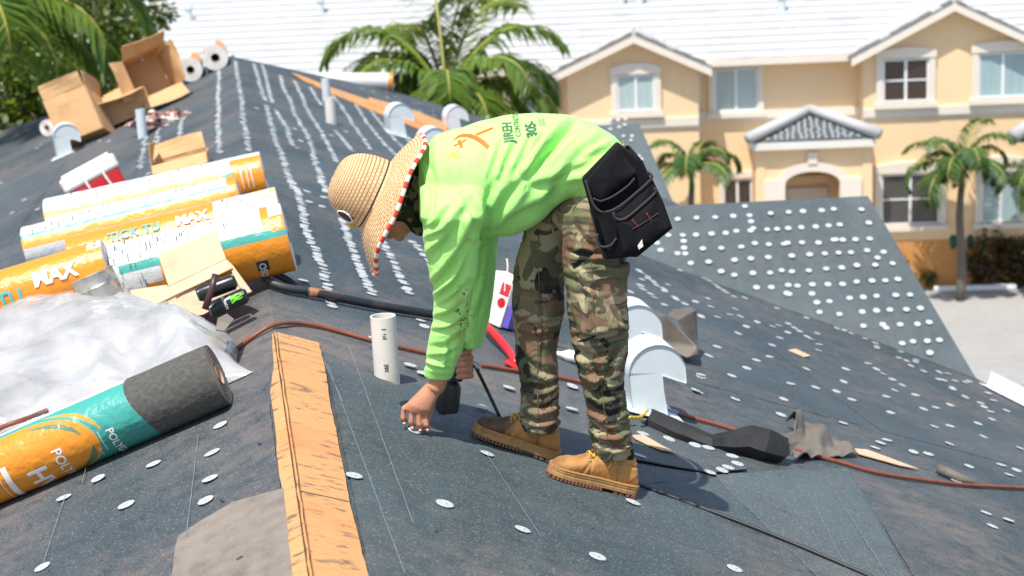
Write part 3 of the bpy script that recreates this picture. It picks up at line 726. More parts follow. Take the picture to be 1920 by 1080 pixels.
part('blade', G().prism([R(944, 680, .012), R(976, 668, .012), R(1040, 700, .012), R(1010, 715, .012)], NR * .008), MAT['red'], tl)
# clutter behind the worker
t = thing('carton', R(930, 612), 'white carton with red label and round emblem behind the green sleeve', 'box')
bu, bv_, bn = nrm(R(960, 640) - R(900, 612)), nrm(Z3 + .35 * RP), None
bn = nrm(np.cross(bv_, bu)); bn = bn if bn[1] < 0 else -bn; bv_ = nrm(np.cross(bu, bn)); bv_ = bv_ if bv_[2] > 0 else -bv_
cc = atY(928, 560, R(930, 612)[1])
part('carton_body', G().box(cc - bn * .06, bu, bv_, bn, .155, .24, .12), MAT['white'], t, bev=.004)
for k in range(5): part('label_stripe', G().box(cc + bu * .045 + bv_ * (.085 - k * .012) + bn * .001, bu, bv_, bn, .056, .0095, .002), MAT['red'], t)
part('emblem', G().lathe(cc + bu * .045 - bv_ * .005 + bn * .0005, bn, [(0, .024), (.002, .024), (.002, .020), (.0005, .020)], 24), MAT['red'], t)
g = G()
for a, b, w, h_ in ((.0, .006, .02, .006), (.004, -.004, .012, .012), (-.006, -.006, .008, .014), (.008, .003, .007, .02)): g.box(cc + bu * (.045 + a) + bv_ * (-.005 + b) + bn * .0016, bu, bv_, bn, w, h_, .002)
part('emblem_figure', g, MAT['red'], t)
part('side_panel', G().box(cc + bu * .098 - bv_ * .06 - bn * .06, bu, bv_, bn, .035, .1, .1), simple('violet_print', (.12, .08, .42), .5), t)
g = G().tube(catmull([cc + bv_ * .20, cc + bv_ * .16 + bu * .02, cc + bv_ * .08 + bu * .035, cc + bv_ * .05 + bu * .045], 6), .004, 8); solo('white_cord', g, MAT['white'], cc + bv_ * .05, 'short white cord hanging down beside the carton behind the worker', 'cord', smooth=True)
g = G().lathe(R(1072, 668, .03), nrm(-RP + .4 * RD + .2 * Z3), [(-.07, .028), (.02, .028), (.05, .012), (.09, .010)], 20); o = solo('caulk_bottle', g, MAT['white'], R(1072, 668), 'white caulk bottle lying between the trouser legs', 'bottle', auto=40)
part('cap', G().lathe(R(1072, 668, .03), nrm(-RP + .4 * RD + .2 * Z3), [(-.1, .022), (-.065, .026)], 16), simple('orange_plastic', (.8, .22, .02), .4), o)
# cardboard and felt scraps
def scrap(pts, mat, label, h=.012, th=.004, name='cardboard_scrap', cat='scrap', lift=0.0):
    ps = [R(x, y, h) for x, y in pts]; g = G(); c = sum(ps) / len(ps)
    bd = []
    for i in range(len(ps)):
        a, b = ps[i], ps[(i + 1) % len(ps)]
        for k in range(5): bd.append(a + (b - a) * k / 5 + NR * (.012 * lift * mnoise.noise(Vector((a + (b - a) * k / 5) * 11))))
    g.prism(bd, NR * th); return solo(name, g, mat, c, label, cat)
scrap([(1185, 818), (1205, 816), (1268, 851), (1240, 846), (1190, 824)], MAT['card_tan'], 'tan cardboard offcut lying beside the dark rolled felt scrap', .02, lift=.5)
scrap([(1478, 657), (1492, 655), (1520, 668), (1508, 670)], MAT['card_tan'], 'small tan sliver alone in the middle of the right slope', .008)
scrap([(1600, 842), (1625, 844), (1722, 880), (1690, 874), (1610, 852)], MAT['card_tan'], 'long pale sliver trailing from the crumpled felt scrap', .01)
scrap([(408, 598), (425, 590), (438, 600), (420, 622), (404, 620)], MAT['felt_grey'], 'pale torn offcut next to the clear plastic sheet', .02)
g = G().tube([R(1760, 878, .03), R(1795, 895, .025), R(1845, 912, .012)], [.024, .022, .006], 12); solo('felt_tube', g, MAT['felt_scrap'], R(1790, 895), 'thin grey rolled tube of felt lying alone near the right edge', 'scrap', smooth=True)
# dark curled felt
def ribbon(rows, label, name='felt_scrap', mat='felt_black', th=.004, jit=.0):
    """rows of points -> sheet with thickness"""
    g = G(); n = len(rows[0]); m = len(rows); P = np.array(rows)
    nv = np.zeros_like(P)
    for i in range(m):
        for j in range(n):
            a = P[min(i + 1, m - 1), j] - P[max(i - 1, 0), j]; b = P[i, min(j + 1, n - 1)] - P[i, max(j - 1, 0)]
            c = np.cross(a, b); nv[i, j] = c / (np.linalg.norm(c) + 1e-9)
    vs = list((P + nv * th / 2).reshape(-1, 3)) + list((P - nv * th / 2).reshape(-1, 3)); N = m * n; fs = []
    for i in range(m - 1):
        for j in range(n - 1):
            a, b, c, d = i * n + j, i * n + j + 1, (i + 1) * n + j + 1, (i + 1) * n + j
            fs.append((a, b, c, d)); fs.append((N + d, N + c, N + b, N + a))
    for j in range(n - 1):
        fs.append((j + 1, j, N + j, N + j + 1)); q = (m - 1) * n; fs.append((q + j, q + j + 1, N + q + j + 1, N + q + j))
    for i in range(m - 1):
        a, b = i * n, (i + 1) * n; fs.append((a, b, N + b, N + a)); a, b = i * n + n - 1, (i + 1) * n + n - 1; fs.append((b, a, N + a, N + b))
    g.add(vs, fs); return g
def two_side(me, k):
    n = len(me.polygons)
    me.materials.append(k)
    for p in me.polygons:
        if p.index % 2 == 1: p.material_index = 1
st = [((1205, 792), (1224, 767), .03, .09), ((1262, 818), (1276, 790), .03, .10), ((1330, 843), (1336, 815), .03, .12), ((1356, 846), (1352, 812), .035, .15), ((1392, 852), (1413, 797), .05, .22), ((1420, 860), (1444, 806), .06, .24), ((1463, 867), (1478, 822), .05, .20)]
cols = []
for (fx, fy), (tx, ty), bul, dep in st:
    a = R(fx, fy, .005); yb_ = a[1]; top = atY(tx, ty, yb_ + .05); back = a + RD * dep + NR * .004; m1 = (a * .6 + top * .4) + np.array([0, -bul, 0]); m2 = (a * .25 + top * .75) + np.array([0, -bul * .7, .004]); m3 = top * .55 + back * .45 + NR * .02
    cols.append([a + RD * .035, a, m1, m2, top, top + RD * .03 - Z3 * .012])
rows = []
for i in range(len(cols) - 1):
    for k in range(5):
        f = k / 5; rows.append([p * (1 - f) + q * f + NR * .004 * mnoise.noise(Vector((p * (1 - f) + q * f) * 17)) for p, q in zip(cols[i], cols[i + 1])])
rows.append(cols[-1])
o = solo('felt_scrap', ribbon(rows, '', th=.004), MAT['felt_black'], R(1330, 840), 'long black curled offcut of felt lying behind the boot heel', 'scrap', auto=24)
y4 = R(1463, 867)[1]
part('torn_end', G().prism([atY(1463, 866, y4 - .005), atY(1452, 838, y4 + .0), atY(1446, 812, y4 + .04), atY(1476, 815, y4 + .06), atY(1503, 804, y4 + .10), atY(1500, 828, y4 + .06), atY(1484, 850, y4 + .02)], np.array([0, .004, .003])), MAT['felt_scrap'], o)
def crumple(px, hfun, label, mat, name='felt_scrap', nx=16, ny=10, h=.006, seed=1.0):
    a, b, c, d = [R(*p) for p in px]; rows = []
    for i in range(nx + 1):
        f = i / nx; rr = []
        for j in range(ny + 1):
            e = j / ny; p = (a * (1 - f) + b * f) * (1 - e) + (d * (1 - f) + c * f) * e
            rr.append(p + NR * (h + max(0, hfun(f, e)) + .012 * abs(mnoise.noise(Vector((f * 5 + seed, e * 4, seed))))))
        rows.append(rr)
    return solo(name, ribbon(rows, ''), mat, (a + c) / 2, label, 'scrap', auto=38)
crumple([(1470, 800), (1560, 830), (1606, 858), (1490, 866)], lambda f, e: .085 * math.exp(-((e - .3) / .25) ** 2) * (1 - f) ** .6 + .03 * math.sin(f * 11 + e * 5) * math.sin(math.pi * e) + .04 * abs(mnoise.noise(Vector((f * 4, e * 3, 9)))), 'crumpled grey brown felt scrap next to the black curled offcut', MAT['felt_scrap'], nx=24, ny=16)
# folded brown felt bundle
fb = thing('felt_bundle', R(1265, 665), 'folded grey brown bundle of felt behind the gooseneck vents', 'scrap'); yb = R(1265, 668)[1]
q = lambda x, y, dy=0.0: atY(x, y, yb + dy)
g = G().add([q(1196, 600, .25), q(1218, 574, .3), q(1248, 590, .0), q(1308, 650, -.12), q(1311, 668, -.12), q(1290, 672, -.15), q(1222, 640, .05), q(1262, 630, .35), q(1312, 655, .1), q(1196, 625, .25)],
            [(0, 1, 2), (0, 2, 6), (2, 3, 6), (3, 4, 5), (3, 5, 6), (1, 7, 2), (2, 7, 8), (2, 8, 3), (3, 8, 4), (0, 6, 9), (9, 6, 5), (0, 9, 7, 1), (9, 5, 4, 8, 7)])
part('front_fold', g, MAT['felt_scrap'], fb, bev=.012)
g = G().add([q(1252, 590, .12), q(1262, 580, .3), q(1296, 575, .34), q(1306, 580, .3), q(1308, 640, .12), q(1306, 662, .08), q(1270, 600, .06), q(1300, 583, .14)],
            [(0, 1, 2), (0, 2, 7), (2, 3, 7), (0, 7, 6), (6, 7, 4), (6, 4, 5), (7, 3, 4)])
part('back_fold', g, MAT['felt_scrap'], fb, bev=.006)
# yellow rope end
pp = catmull([R(1150, 778, .05), R(1180, 783, .05), R(1200, 782, .04), R(1214, 769, .06)], 8)
g = G()
for k in range(3):
    pth = [p + (NR * math.cos(i * .9 + k * 2.09) + RD * math.sin(i * .9 + k * 2.09)) * .004 for i, p in enumerate(pp)]; g.tube(pth, .0045, 7)
solo('yellow_rope', g, MAT['yellow'], pp[0], 'short twisted yellow rope end beside the dark felt offcut', 'rope', smooth=True)
# drip edge metal at the eave
dm = thing('metal_flashing', R(1900, 745), 'white angled metal flashing lying at the eave by the parking lot', 'flashing')
a, b = R(1850, 722, .01), R(2010, 803, .01)
for nme, off in (('upright_flange', Z3 * .09 + RP * .03), ('flat_flange', -DR * .06)):
    part(nme, G().prism([a, b, b + off, a + off], NR * .002 + RP * .002), MAT['vent'], dm)

# ---- far wooden strip along the hip
g = G(); wa = [R(548, 140), R(620, 168), R(700, 195), R(770, 221), R(838, 247), R(900, 275)]
wb = [R(566, 152), R(632, 182), R(705, 213), R(775, 240), R(842, 266), R(900, 292)]
for i in range(5): g.prism([wa[i] + NR * .01, wa[i + 1] + NR * .01, wb[i + 1] + NR * .01, wb[i] + NR * .01], NR * .02)
part('plywood_board', g, MAT['ply'], house)
g = G().prism([R(690, 188, .03), R(770, 210, .03), R(838, 238, .03), R(838, 252, .03), R(770, 228, .03), R(690, 199, .03)], NR * .04); part('batten', g, MAT['ply'], house)

# ---- cartons
def carton(loc, ux, uy, uz, sx, sy, sz, flaps, label, mat=None, th=.006, group='opened cardboard cartons', bottom=True):
    """open-topped box; flaps: list of (side index, angle) hinged on the rim"""
    mat = mat or MAT['card']; r = thing('cardboard_box', loc, label, 'box', group); ux, uy, uz = nrm(ux), nrm(uy), nrm(uz); loc = np.array(loc)
    dirs = [(ux, uy, sx, sy), (-ux, uy, sx, sy), (uy, ux, sy, sx), (-uy, ux, sy, sx)]
    if bottom: part('panel', G().box(loc + uz * th, ux, uy, uz, sx - th * 2.2, sy - th * 2.2, th), mat, r)
    for k, (dv, tv, a, b) in enumerate(dirs):
        c = loc + dv * (a / 2) + uz * sz / 2
        g = G(); N = 5; rows = []
        for i in range(N + 1):
            rr = []
            for j in range(N + 1):
                f, e = i / N - .5, j / N - .5
                bow = .02 * mnoise.noise(Vector((f * 2 + k * 3, e * 2, loc[0]))) * (.25 - f * f) * 4
                rr.append(c + tv * f * (b - (th * 2.2 if k > 1 else 0)) + uz * e * sz + dv * bow)
            rows.append(rr)
        part('panel', ribbon(rows, '', th=th), mat, r)
    for k, ang, ln in flaps:
        dv, tv, a, b = dirs[k]; e = loc + dv * (a / 2) + uz * (sz + .004); fd = nrm(dv * math.sin(ang) + uz * math.cos(ang))
        rows = [[e + tv * (i / 4 - .5) * (b * .97) + fd * ln * (j / 3) + np.cross(fd, tv) * .02 * math.sin(j / 3 * 2 + i) * (j / 3) for j in range(4)] for i in range(5)]
        part('flap', ribbon(rows, '', th=th), mat, r)
    return r
MAT['card_print'] = MAT['ink']
tiltZ = nrm(Z3)
# far pile: positions on the left slope
b1 = L(165, 272); dpx = lambda P: proj(P)[2] / FPX
carton(b1 + RD * .3, nrm(RP * .93 - RD * .35 + Z3 * .32), nrm(RD + .35 * RP - .5 * Z3), nrm(Z3 - .35 * RP + .4 * RD), .52, .42, .50, [(3, .2, .16), (0, .25, .16), (2, 1.2, .2)], 'large opened cardboard box leaning on the grey vent, leftmost of three')
b2 = L(240, 232); carton(b2 + RD * .25, nrm(RP + .35 * Z3), nrm(RD - .2 * Z3), nrm(Z3 - .35 * RP + .2 * RD), .60, .4, .26, [(3, 1.7, .24), (2, .8, .2)], 'low dark fronted cardboard box squeezed between two bigger boxes')
b3 = L(305, 205); carton(b3 + RD * .65 + Z3 * .25 - RP * .20, nrm(RP + .36 * Z3), nrm(Z3 - .36 * RP + .35 * RD), nrm(-RD * .8 + .30 * Z3 + .25 * RP), .50, .47, .40, [(1, .75, .24), (2, .5, .20), (0, .25, .14), (3, .9, .2)], 'tall cardboard box with flaps hanging open, nearest the roof peak')
# rags
def heap(name, c, sx, sy, sz, mat, label, cat, seed, n=26):
    g = G(); rs = []
    for i in range(n // 2 + 1):
        ph = math.pi / 2 * i / (n // 2); rr = []
        for j in range(n):
            th = 2 * math.pi * j / n; v = np.array([math.cos(th) * math.cos(ph), math.sin(th) * math.cos(ph), math.sin(ph)])
            k = 1 + .45 * mnoise.noise(Vector(v * 2.3 + np.array([seed, 0, 0]))) + .22 * mnoise.noise(Vector(v * 6 + np.array([seed, 3, 0])))
            rr.append(c + RP * v[0] * sx * k + RD * v[1] * sy * k + Z3 * v[2] * sz * k)
        rs.append(rr)
    g.rings(rs, True, True); return solo(name, g, mat, c, label, cat, auto=30)
t = NT('rag_cloth'); t.base(t.ramp(t.noise(9, 3, .6), [(.3, (.03, .03, .035)), (.45, (.30, .14, .12)), (.55, (.6, .56, .5)), (.68, (.07, .07, .08)), (.8, (.42, .22, .17))], 'CONSTANT')).rough(.9); MAT['rag'] = t.m
heap('rag_heap', L(308, 235), .34, .16, .13, MAT['rag'], 'small heap of dark and pink rags below the cardboard boxes', 'rags', 4.0)
# torn paper bag box behind the stack
b4 = L(345, 335); carton(b4 + RD * .2, nrm(RP + .2 * Z3), nrm(RD), nrm(Z3 - .2 * RP), .40, .26, .13, [(1, -.3, .16), (3, 1.9, .16), (2, .6, .13)], 'flattened brown carton lying behind the back white roll', MAT['card'])
# cooler
cb = L(202, 384) + NL * .0; cu = nrm(RP * .95 + RD * .15 + Z3 * .42); cw = nrm(Z3 - .45 * RP + .12 * RD); cw = nrm(cw - cu * (cw @ cu)); cv = np.cross(cw, cu); cv = -cv if cv[1] > 0 else cv
ck = thing('cooler_box', cb, 'red cooler with white lid lying tilted behind the wrapped rolls', 'cooler')
mid = cb + cw * .115 - cv * .16
part('cooler_body', G().box(mid, cu, cv, cw, .385, .27, .20, taper=1.06), MAT['red'], ck, bev=.02)
part('lid', G().box(mid + cw * .145, cu, cv, cw, .44, .31, .11), MAT['white'], ck, bev=.022)
part('lid_top', G().box(mid + cw * .206, cu, cv, cw, .38, .26, .03), MAT['white'], ck, bev=.01)
for q in (-.05, .09): part('handle_strap', G().tube(catmull([mid + cu * q + cv * .16 + cw * .16, mid + cu * q + cv * .165 + cw * .05, mid + cu * (q + .02) + cv * .155 - cw * .09], 5), .010, 8), MAT['white'], ck, smooth=True)
# scrap box in front of the stack, with cans
ub = nrm(L(430, 560) - L(300, 610)); sb = L(360, 600)
bx0 = atY(352, 560, 6.15)
sbx = thing('cardboard_box', L(360, 600), 'small torn tan carton with drink cans in front of the fat orange roll', 'box', 'opened cardboard cartons'); yq = 6.50
for nm, px, dy in (('flap', [(296, 476), (404, 432), (424, 485), (316, 537)], (.10, .14, .04, .0)), ('panel', [(316, 538), (424, 486), (436, 502), (328, 553)], (.0, .04, -.03, -.07)), ('flap', [(244, 544), (312, 534), (330, 552), (262, 586)], (.02, .0, -.06, -.08)), ('panel', [(425, 486), (437, 498), (472, 546), (458, 552), (436, 512)], (.04, .0, -.12, -.16, -.04)), ('panel', [(262, 588), (330, 554), (440, 512), (455, 548), (380, 590), (300, 600)], (-.08, -.06, -.02, -.10, -.12, -.1))):
    P = [atY(x, y, yq + d) for (x, y), d in zip(px, dy)]; nn = nrm(np.cross(P[1] - P[0], P[-1] - P[0])); nn = nn if nn[1] > 0 else -nn
    part(nm, G().prism(P, nn * .005), MAT['card_tan'], sbx)
# tin can
tc = atY(207, 588, 6.42); ta = nrm(NL + .15 * RD); tn = thing('tin_can', tc, 'open silver tin can standing next to the white roll end', 'can')
part('can_wall', G().lathe(tc, ta, [(0, .086), (.003, .09), (.03, .089), (.033, .0915), (.037, .089), (.12, .089), (.124, .0915), (.128, .089), (.17, .089), (.176, .094), (.180, .093), (.178, .086), (.17, .085)], 40, False), MAT['steel'], tn, auto=40)
part('can_lid', G().lathe(tc, ta, [(.166, .086), (.168, .05), (.168, .001)], 36, False), simple('tin_lid', (.52, .56, .57), .45, .1), tn)
# drink cans
def drink(c, ax, label, n=32, logo=True):
    ax = nrm(ax); r = thing('drink_can', c, label, 'can', 'black drink cans'); rr = .033
    part('can_wall', G().lathe(c, ax, [(0, .024), (.004, .026), (.012, rr), (.148, rr), (.160, .027), (.163, .0275), (.163, .025), (.159, .024)], n, True), simple('can_black', (.012, .016, .016), .28, .2), r, auto=40)
    part('can_top', G().lathe(c, ax, [(.1595, .0245), (.1605, .001)], 24, False), MAT['steel'], r)
    if logo:
        fr = nrm(np.array([-.1, -1.0, .35]) - ax * (ax @ np.array([-.1, -1.0, .35]))); sd = np.cross(ax, fr)
        q = lambda u, th: c + ax * u + (fr * math.cos(th) + sd * math.sin(th)) * (rr + .0012)
        g = G()
        for k in (-1, 0, 1):
            for i in range(8):
                f0, f1 = i / 8, (i + 1) / 8; w = lambda f: .13 * (1 - f) ** .5 + .015
                cth = lambda f: k * .32 + .07 * math.sin(f * 9 + k * 2) - .08 * f * k
                ln = .062 if k == 0 else .052
                uu = lambda f: .075 - f * ln
                g.quad(q(uu(f0), cth(f0) - w(f0)), q(uu(f0), cth(f0) + w(f0)), q(uu(f1), cth(f1) + w(f1)), q(uu(f1), cth(f1) - w(f1)))
        part('claw_emblem', g, simple('green_print', (.15, .62, .02), .5), r)
        vs, fs = text_mesh('MONSTER', .016, .02); g = G().add([q(.093 + y, x / rr - 1.0) for x, y, z in vs], fs); part('lettering', g, MAT['letter_white'], r)
    return r
cx = nrm(L(395, 586) - L(462, 556)); c0 = atY(464, 556, L(450, 585)[1]); c0 = atY(463, 552, 6.28)
drink(c0, atY(395, 582, 6.22) - c0, 'black drink can with green claw marks lying in the carton front')
c0b = atY(442, 527, 6.33); drink(c0b, atY(374, 552, 6.28) - c0b, 'black drink can lying above the one with green claw marks', logo=False)
pp = [atY(404, 514, 6.2), atY(398, 540, 6.18), atY(384, 580, 6.15)]
o = solo('tar_stick', G().tube(pp, .0135, 12), simple('maroon', (.06, .022, .022), .4), pp[2], 'thin dark maroon stick leaning on the drink cans', 'stick', smooth=True)

# ---- clear plastic sheet
t = NT('plastic_film')
tr = t.n('ShaderNodeBsdfTransparent'); tr.inputs[0].default_value = (.93, .95, .97, 1)
gl_ = t.n('ShaderNodeBsdfGlossy'); gl_.inputs['Roughness'].default_value = .08; gl_.inputs['Color'].default_value = (1, 1, 1, 1)
df = t.n('ShaderNodeBsdfDiffuse'); df.inputs['Color'].default_value = (.86, .86, .85, 1)
tl_ = t.n('ShaderNodeBsdfTranslucent'); tl_.inputs['Color'].default_value = (.72, .73, .75, 1)
a1 = t.n('ShaderNodeMixShader'); a1.inputs[0].default_value = .35; t.t.links.new(df.outputs[0], a1.inputs[1]); t.t.links.new(tl_.outputs[0], a1.inputs[2])
a2 = t.n('ShaderNodeMixShader'); t.put(a2.inputs[0], t.ramp(t.noise(3.5, 4, .6), [(.32, .44), (.68, .82)])); t.t.links.new(tr.outputs[0], a2.inputs[1]); t.t.links.new(a1.outputs[0], a2.inputs[2])
fr_ = t.n('ShaderNodeFresnel'); fr_.inputs[0].default_value = 1.45
a3 = t.n('ShaderNodeMixShader'); t.t.links.new(fr_.outputs[0], a3.inputs[0]); t.t.links.new(a2.outputs[0], a3.inputs[1]); t.t.links.new(gl_.outputs[0], a3.inputs[2])
bp = t.n('ShaderNodeBump'); bp.inputs['Strength'].default_value = .25; bp.inputs['Distance'].default_value = .01; t.put(bp.inputs['Height'], t.noise(9, 5, .62, dist=1.6))
for nd in (gl_, df): t.t.links.new(bp.outputs[0], nd.inputs['Normal'])
t.t.links.new(a3.outputs[0], t.t.nodes['Material Output'].inputs[0]); MAT['film'] = t.m
def film_h(d, s, f, e):
    ed = min(1, f / .10) * min(1, (1 - f) / .10) * min(1, e / .08); ed = ed ** .6
    h = .10 + .24 * math.exp(-((f - .66) / .28) ** 2) * (1 - math.exp(-((e) / .14) ** 2)) + .09 * math.exp(-((f - .28) / .18) ** 2 - ((e - .5) / .3) ** 2)
    w = mnoise.noise(Vector((d * 2.2, s * 2.2, 0))); cr = 0
    for k, a in ((1.7, .07), (3.8, .026), (8.0, .010)):
        D, _ = mnoise.voronoi(Vector((d * k + w * .8, s * k * .75 - w * .8, k * 3.1))); cr += a * (.8 - min(1.0, 1.6 * (D[1] - D[0])))
    return .006 + ed * (h + cr + .05 * w)
FI, FJ = 190, 210
def film_p(i, j):
    f, e = i / FI, j / FJ; d = 1.99 + 1.6 * f; s = .10 + .38 * f ** 1.3 + 1.75 * e + .03 * math.sin(f * 14) * (1 - e)
    return Ll(d, s) + NL * film_h(d, s, f, e)
rows = [[film_p(i, j) for j in range(FJ + 1)] for i in range(FI + 1)]
g = G(); n = FJ + 1
g.add([p for r_ in rows for p in r_], [(i * n + j, (i + 1) * n + j, (i + 1) * n + j + 1, i * n + j + 1) for i in range(FI) for j in range(FJ)])
solo('plastic_sheet', g, MAT['film'], Ll(2.8, .8), 'crumpled sheet of clear plastic heaped behind the teal roll', 'plastic sheet', smooth=True)
# small tar crumbs, nobody could count them
g = G()
for i in range(330):
    if rnd(0, 1) < .5: P, nv = R(rnd(620, 1900), rnd(560, 1080)), NR
    else: P, nv = L(rnd(0, 520), rnd(640, 1080)), NL
    s = rnd(.0015, .005) * (2.4 if rnd(0, 1) < .06 else 1); u = nrm(np.cross(nv, [rnd(-1, 1), rnd(-1, 1), .1])); w = np.cross(nv, u)
    g.box(P + nv * (.012 + s * .2), u, w, nv, s * rnd(.8, 2.5), s * rnd(.6, 1.4), s * rnd(.3, .8), taper=.6)
solo('debris', g, MAT['debris'], RA, 'tar crumbs and wood splinters scattered over the felt', 'debris', kind='stuff')

# faint printed instruction lines on the white parts of the stacked rolls
def lines_on(r, u0, u1, t0, t1, n, seed):
    random.seed(seed); g = G()
    q = lambda u, th: r.C + r.ax * u + (r.up * math.cos(th) + r.side * math.sin(th)) * (r.r * 1.012 + .002)
    for k in range(n):
        u = u0 + (u1 - u0) * (k + rnd(-.3, .3)) / n; th = rnd(t0, t1) * D2R; ln = rnd(4, 20) * D2R; w = .004 if rnd(0, 1) < .25 else .0018
        for m in range(3): a, b = th + ln * m / 3, th + ln * (m + 1) / 3; g.quad(q(u, a), q(u + w, a), q(u + w, b), q(u, b))
    part('printed_lines', g, MAT['ink'], r.root, kind='stuff')
lines_on(rA, .36, .98, 0, 50, 60, 1); lines_on(rA, .6, .98, 60, 110, 40, 2); lines_on(rA, .22, .33, 10, 45, 12, 3); lines_on(rD, .1, 1.1, -5, 30, 60, 4); lines_on(rE, .25, 1.1, 0, 40, 60, 5); lines_on(rC, .14, .3, 0, 45, 22, 6); lines_on(rE, .25, 1.1, 70, 100, 30, 7)
random.seed(31)
# ------------------------------------------------------------------ beyond the roof: ground, apartment building, palms
def gmat(name, a, b, sc, rough=.9, bump=.1):
    t = NT(name); n = t.noise(sc, 5, .6); m = t.noise(sc * .08, 4, .6)
    t.base(t.mix(t.math('MULTIPLY', t.math('ADD', n, m), .5), a, b)).rough(rough).bump(n, bump, .01); return t.m
MAT['asphalt'] = gmat('asphalt_worn', (.20, .20, .195), (.42, .41, .39), 3.0)
MAT['concrete'] = gmat('concrete', (.42, .36, .30), (.62, .54, .46), 4.0)
MAT['soil'] = gmat('mulch', (.10, .045, .03), (.26, .13, .09), 12.0)
MAT['ochre'] = simple('stucco_orange', (.56, .26, .08), .85, .10, 6, .15)
MAT['trim'] = simple('trim_white', (.74, .66, .56), .7, .05, 6)
MAT['frame'] = simple('window_frame', (.74, .76, .76), .5, .04, 6)
MAT['tile_white'] = simple('roof_tile_white', (.455, .46, .455), .8, .10, 2.5, dirt=(.37, .375, .375), dsc=1.0)
MAT['tile_dark'] = simple('tile_end_dark', (.19, .17, .155), .9, .3, 8)
def glassy(name, col, rough=.12):
    t = NT(name); n = t.noise(1.5, 3, .5, t.mapping(t.co(), (14, 14, .6)))
    t.base(t.mix(n, tuple(c * .75 for c in col), tuple(c * 1.25 for c in col))).rough(rough); t.b.inputs['Coat Weight'].default_value = .4; return t.m
MAT['glass_dark'] = glassy('pane_dark', (.050, .030, .022)); MAT['glass_blind'] = glassy('pane_blind', (.40, .50, .50), .3); MAT['glass_curtain'] = glassy('pane_curtain', (.30, .42, .43), .25); MAT['glass_grey'] = glassy('pane_grey', (.07, .065, .06), .15)

g = G().add([(-900, -500, 0), (900, -500, 0), (900, 1500, 0), (-900, 1500, 0)], [(0, 1, 2, 3)])
o = link('ground', g.mesh('ground'), gmat('ground_asphalt', (.16, .16, .155), (.34, .33, .31), 2.0)); tag(o, 'worn grey asphalt ground spreading out between the buildings', kind='structure')

TH = math.radians(5.0); WT = np.array([math.cos(TH), -math.sin(TH), 0]); WN = np.array([-math.sin(TH), -math.cos(TH), 0])   # along wall, outwards
W0 = atY(1500, 300, 42.0); W0[2] = 0
def W(x, y, out=0.0): return onpl(x, y, W0 + WN * out, WN)
def WS(x, y, out=0.0): p = W(x, y, out); return (p - W0) @ WT, p[2]
def wp(s, z, out=0.0): return W0 + WT * s + WN * out + Z3 * z
def wbox(g, s0, s1, z0, z1, o0, o1): return g.box(wp((s0 + s1) / 2, (z0 + z1) / 2, (o0 + o1) / 2), WT, WN, Z3, s1 - s0, o1 - o0, z1 - z0)
# pavement strip, kerb, planting bed
def slab(name, o0, o1, z1, mat, s0=-30, s1=22, z0=-.05):
    g = G(); wbox(g, s0, s1, z0, z1, o0, o1); o = link(name, g.mesh(name), mat); return tag(o, name.replace('_', ' ') + ' running along the front of the yellow building', kind='structure')
zc = lambda y, x=1800: None
def out_at(x, y):           # distance in front of the wall of a ground pixel
    p = atZ(x, y, 0.0); return (p - W0) @ WN
o_kerb, o_walk, o_bed = out_at(1800, 538), out_at(1800, 508), out_at(1800, 490)
slab('planting_bed', 0.0, o_walk, .06, MAT['soil']); slab('pavement', o_walk, o_kerb, .13, MAT['concrete'])
pk = slab('parking_lot', o_kerb, o_kerb + 9, .006, MAT['asphalt'])
g = G(); c = atZ(1838, 551, .07); wbox(g, (c - W0) @ WT - 1.05, (c - W0) @ WT + 1.05, .01, .14, o_kerb + .35, o_kerb + .55)
solo('wheel_stop', g, simple('stop_white', (.80, .80, .78), .8), c, 'long white concrete wheel stop in the parking bay', 'wheel stop', bev=.03)

bd = thing('apartment_building', W0, 'two storey yellow stucco apartment building with white tiled roof and arched trims', 'building')
OL, OR = .95, .70; sL, _ = WS(1308, 200); sR0, _ = WS(1612, 200); sEnd = 14.5; sLend = -30.0
zE = WS(1500, 106)[1]; zband = WS(1500, 214)[1]
sG0, _ = WS(1062, 130, OL); sG1, _ = WS(1308, 130, OL)
def wall(s0, s1, z1, o1, poly=None):
    g = G()
    if poly is None: wbox(g, s0, s1, 0, z1, -.6, o1)
    else: g.prism([wp(s, z, o1) for s, z in poly], -WN * (o1 + .6))
    part('wall', g, MAT['stucco'], bd)
# centre wall, left gabled bay (forward), right gabled bay
zgl = WS(1188, 66, OL)[1]; sgl = WS(1188, 66, OL)[0]; zgr = WS(1785, 6, OR)[1]; sgr = WS(1785, 6, OR)[0]
sRr = 2 * sgr - sR0; zgrE = WS(1612, 96, OR)[1]; zglE = WS(1300, 118, OL)[1]
wall(sLend, sEnd, zE, 0.0)
wall(0, 0, 0, OL, [(sG0, 0), (sG1, 0), (sG1, zglE), (sgl, zgl - .12), (sG0, zglE)])
wall(0, 0, 0, OR, [(sR0, 0), (sRr, 0), (sRr, zgrE), (sgr, zgr - .15), (sR0, zgrE)])
# orange plinth
zpl = WS(1700, 452, OR)[1]
g = G(); wbox(g, sR0 - .1, sEnd, 0, zpl, .0, OR + .045); part('plinth', g, MAT['ochre'], bd)
g = G(); wbox(g, sLend, sR0 - .1, 0, zpl, .0, .045); part('plinth', g, MAT['ochre'], bd)
# floor band
for s0, s1, o in ((sG0, sG1, OL), (sG1, sR0, 0.0), (sR0, sEnd, OR)):
    g = G(); wbox(g, s0, s1 - .004, zband - .06, zband + .16, o - .01, o + .07); part('trim_band', g, MAT['trim'], bd)
    g = G(); wbox(g, s0, s1 - .004, zband - .13, zband - .062, o - .01, o + .035); part('trim_band', g, MAT['trim'], bd)
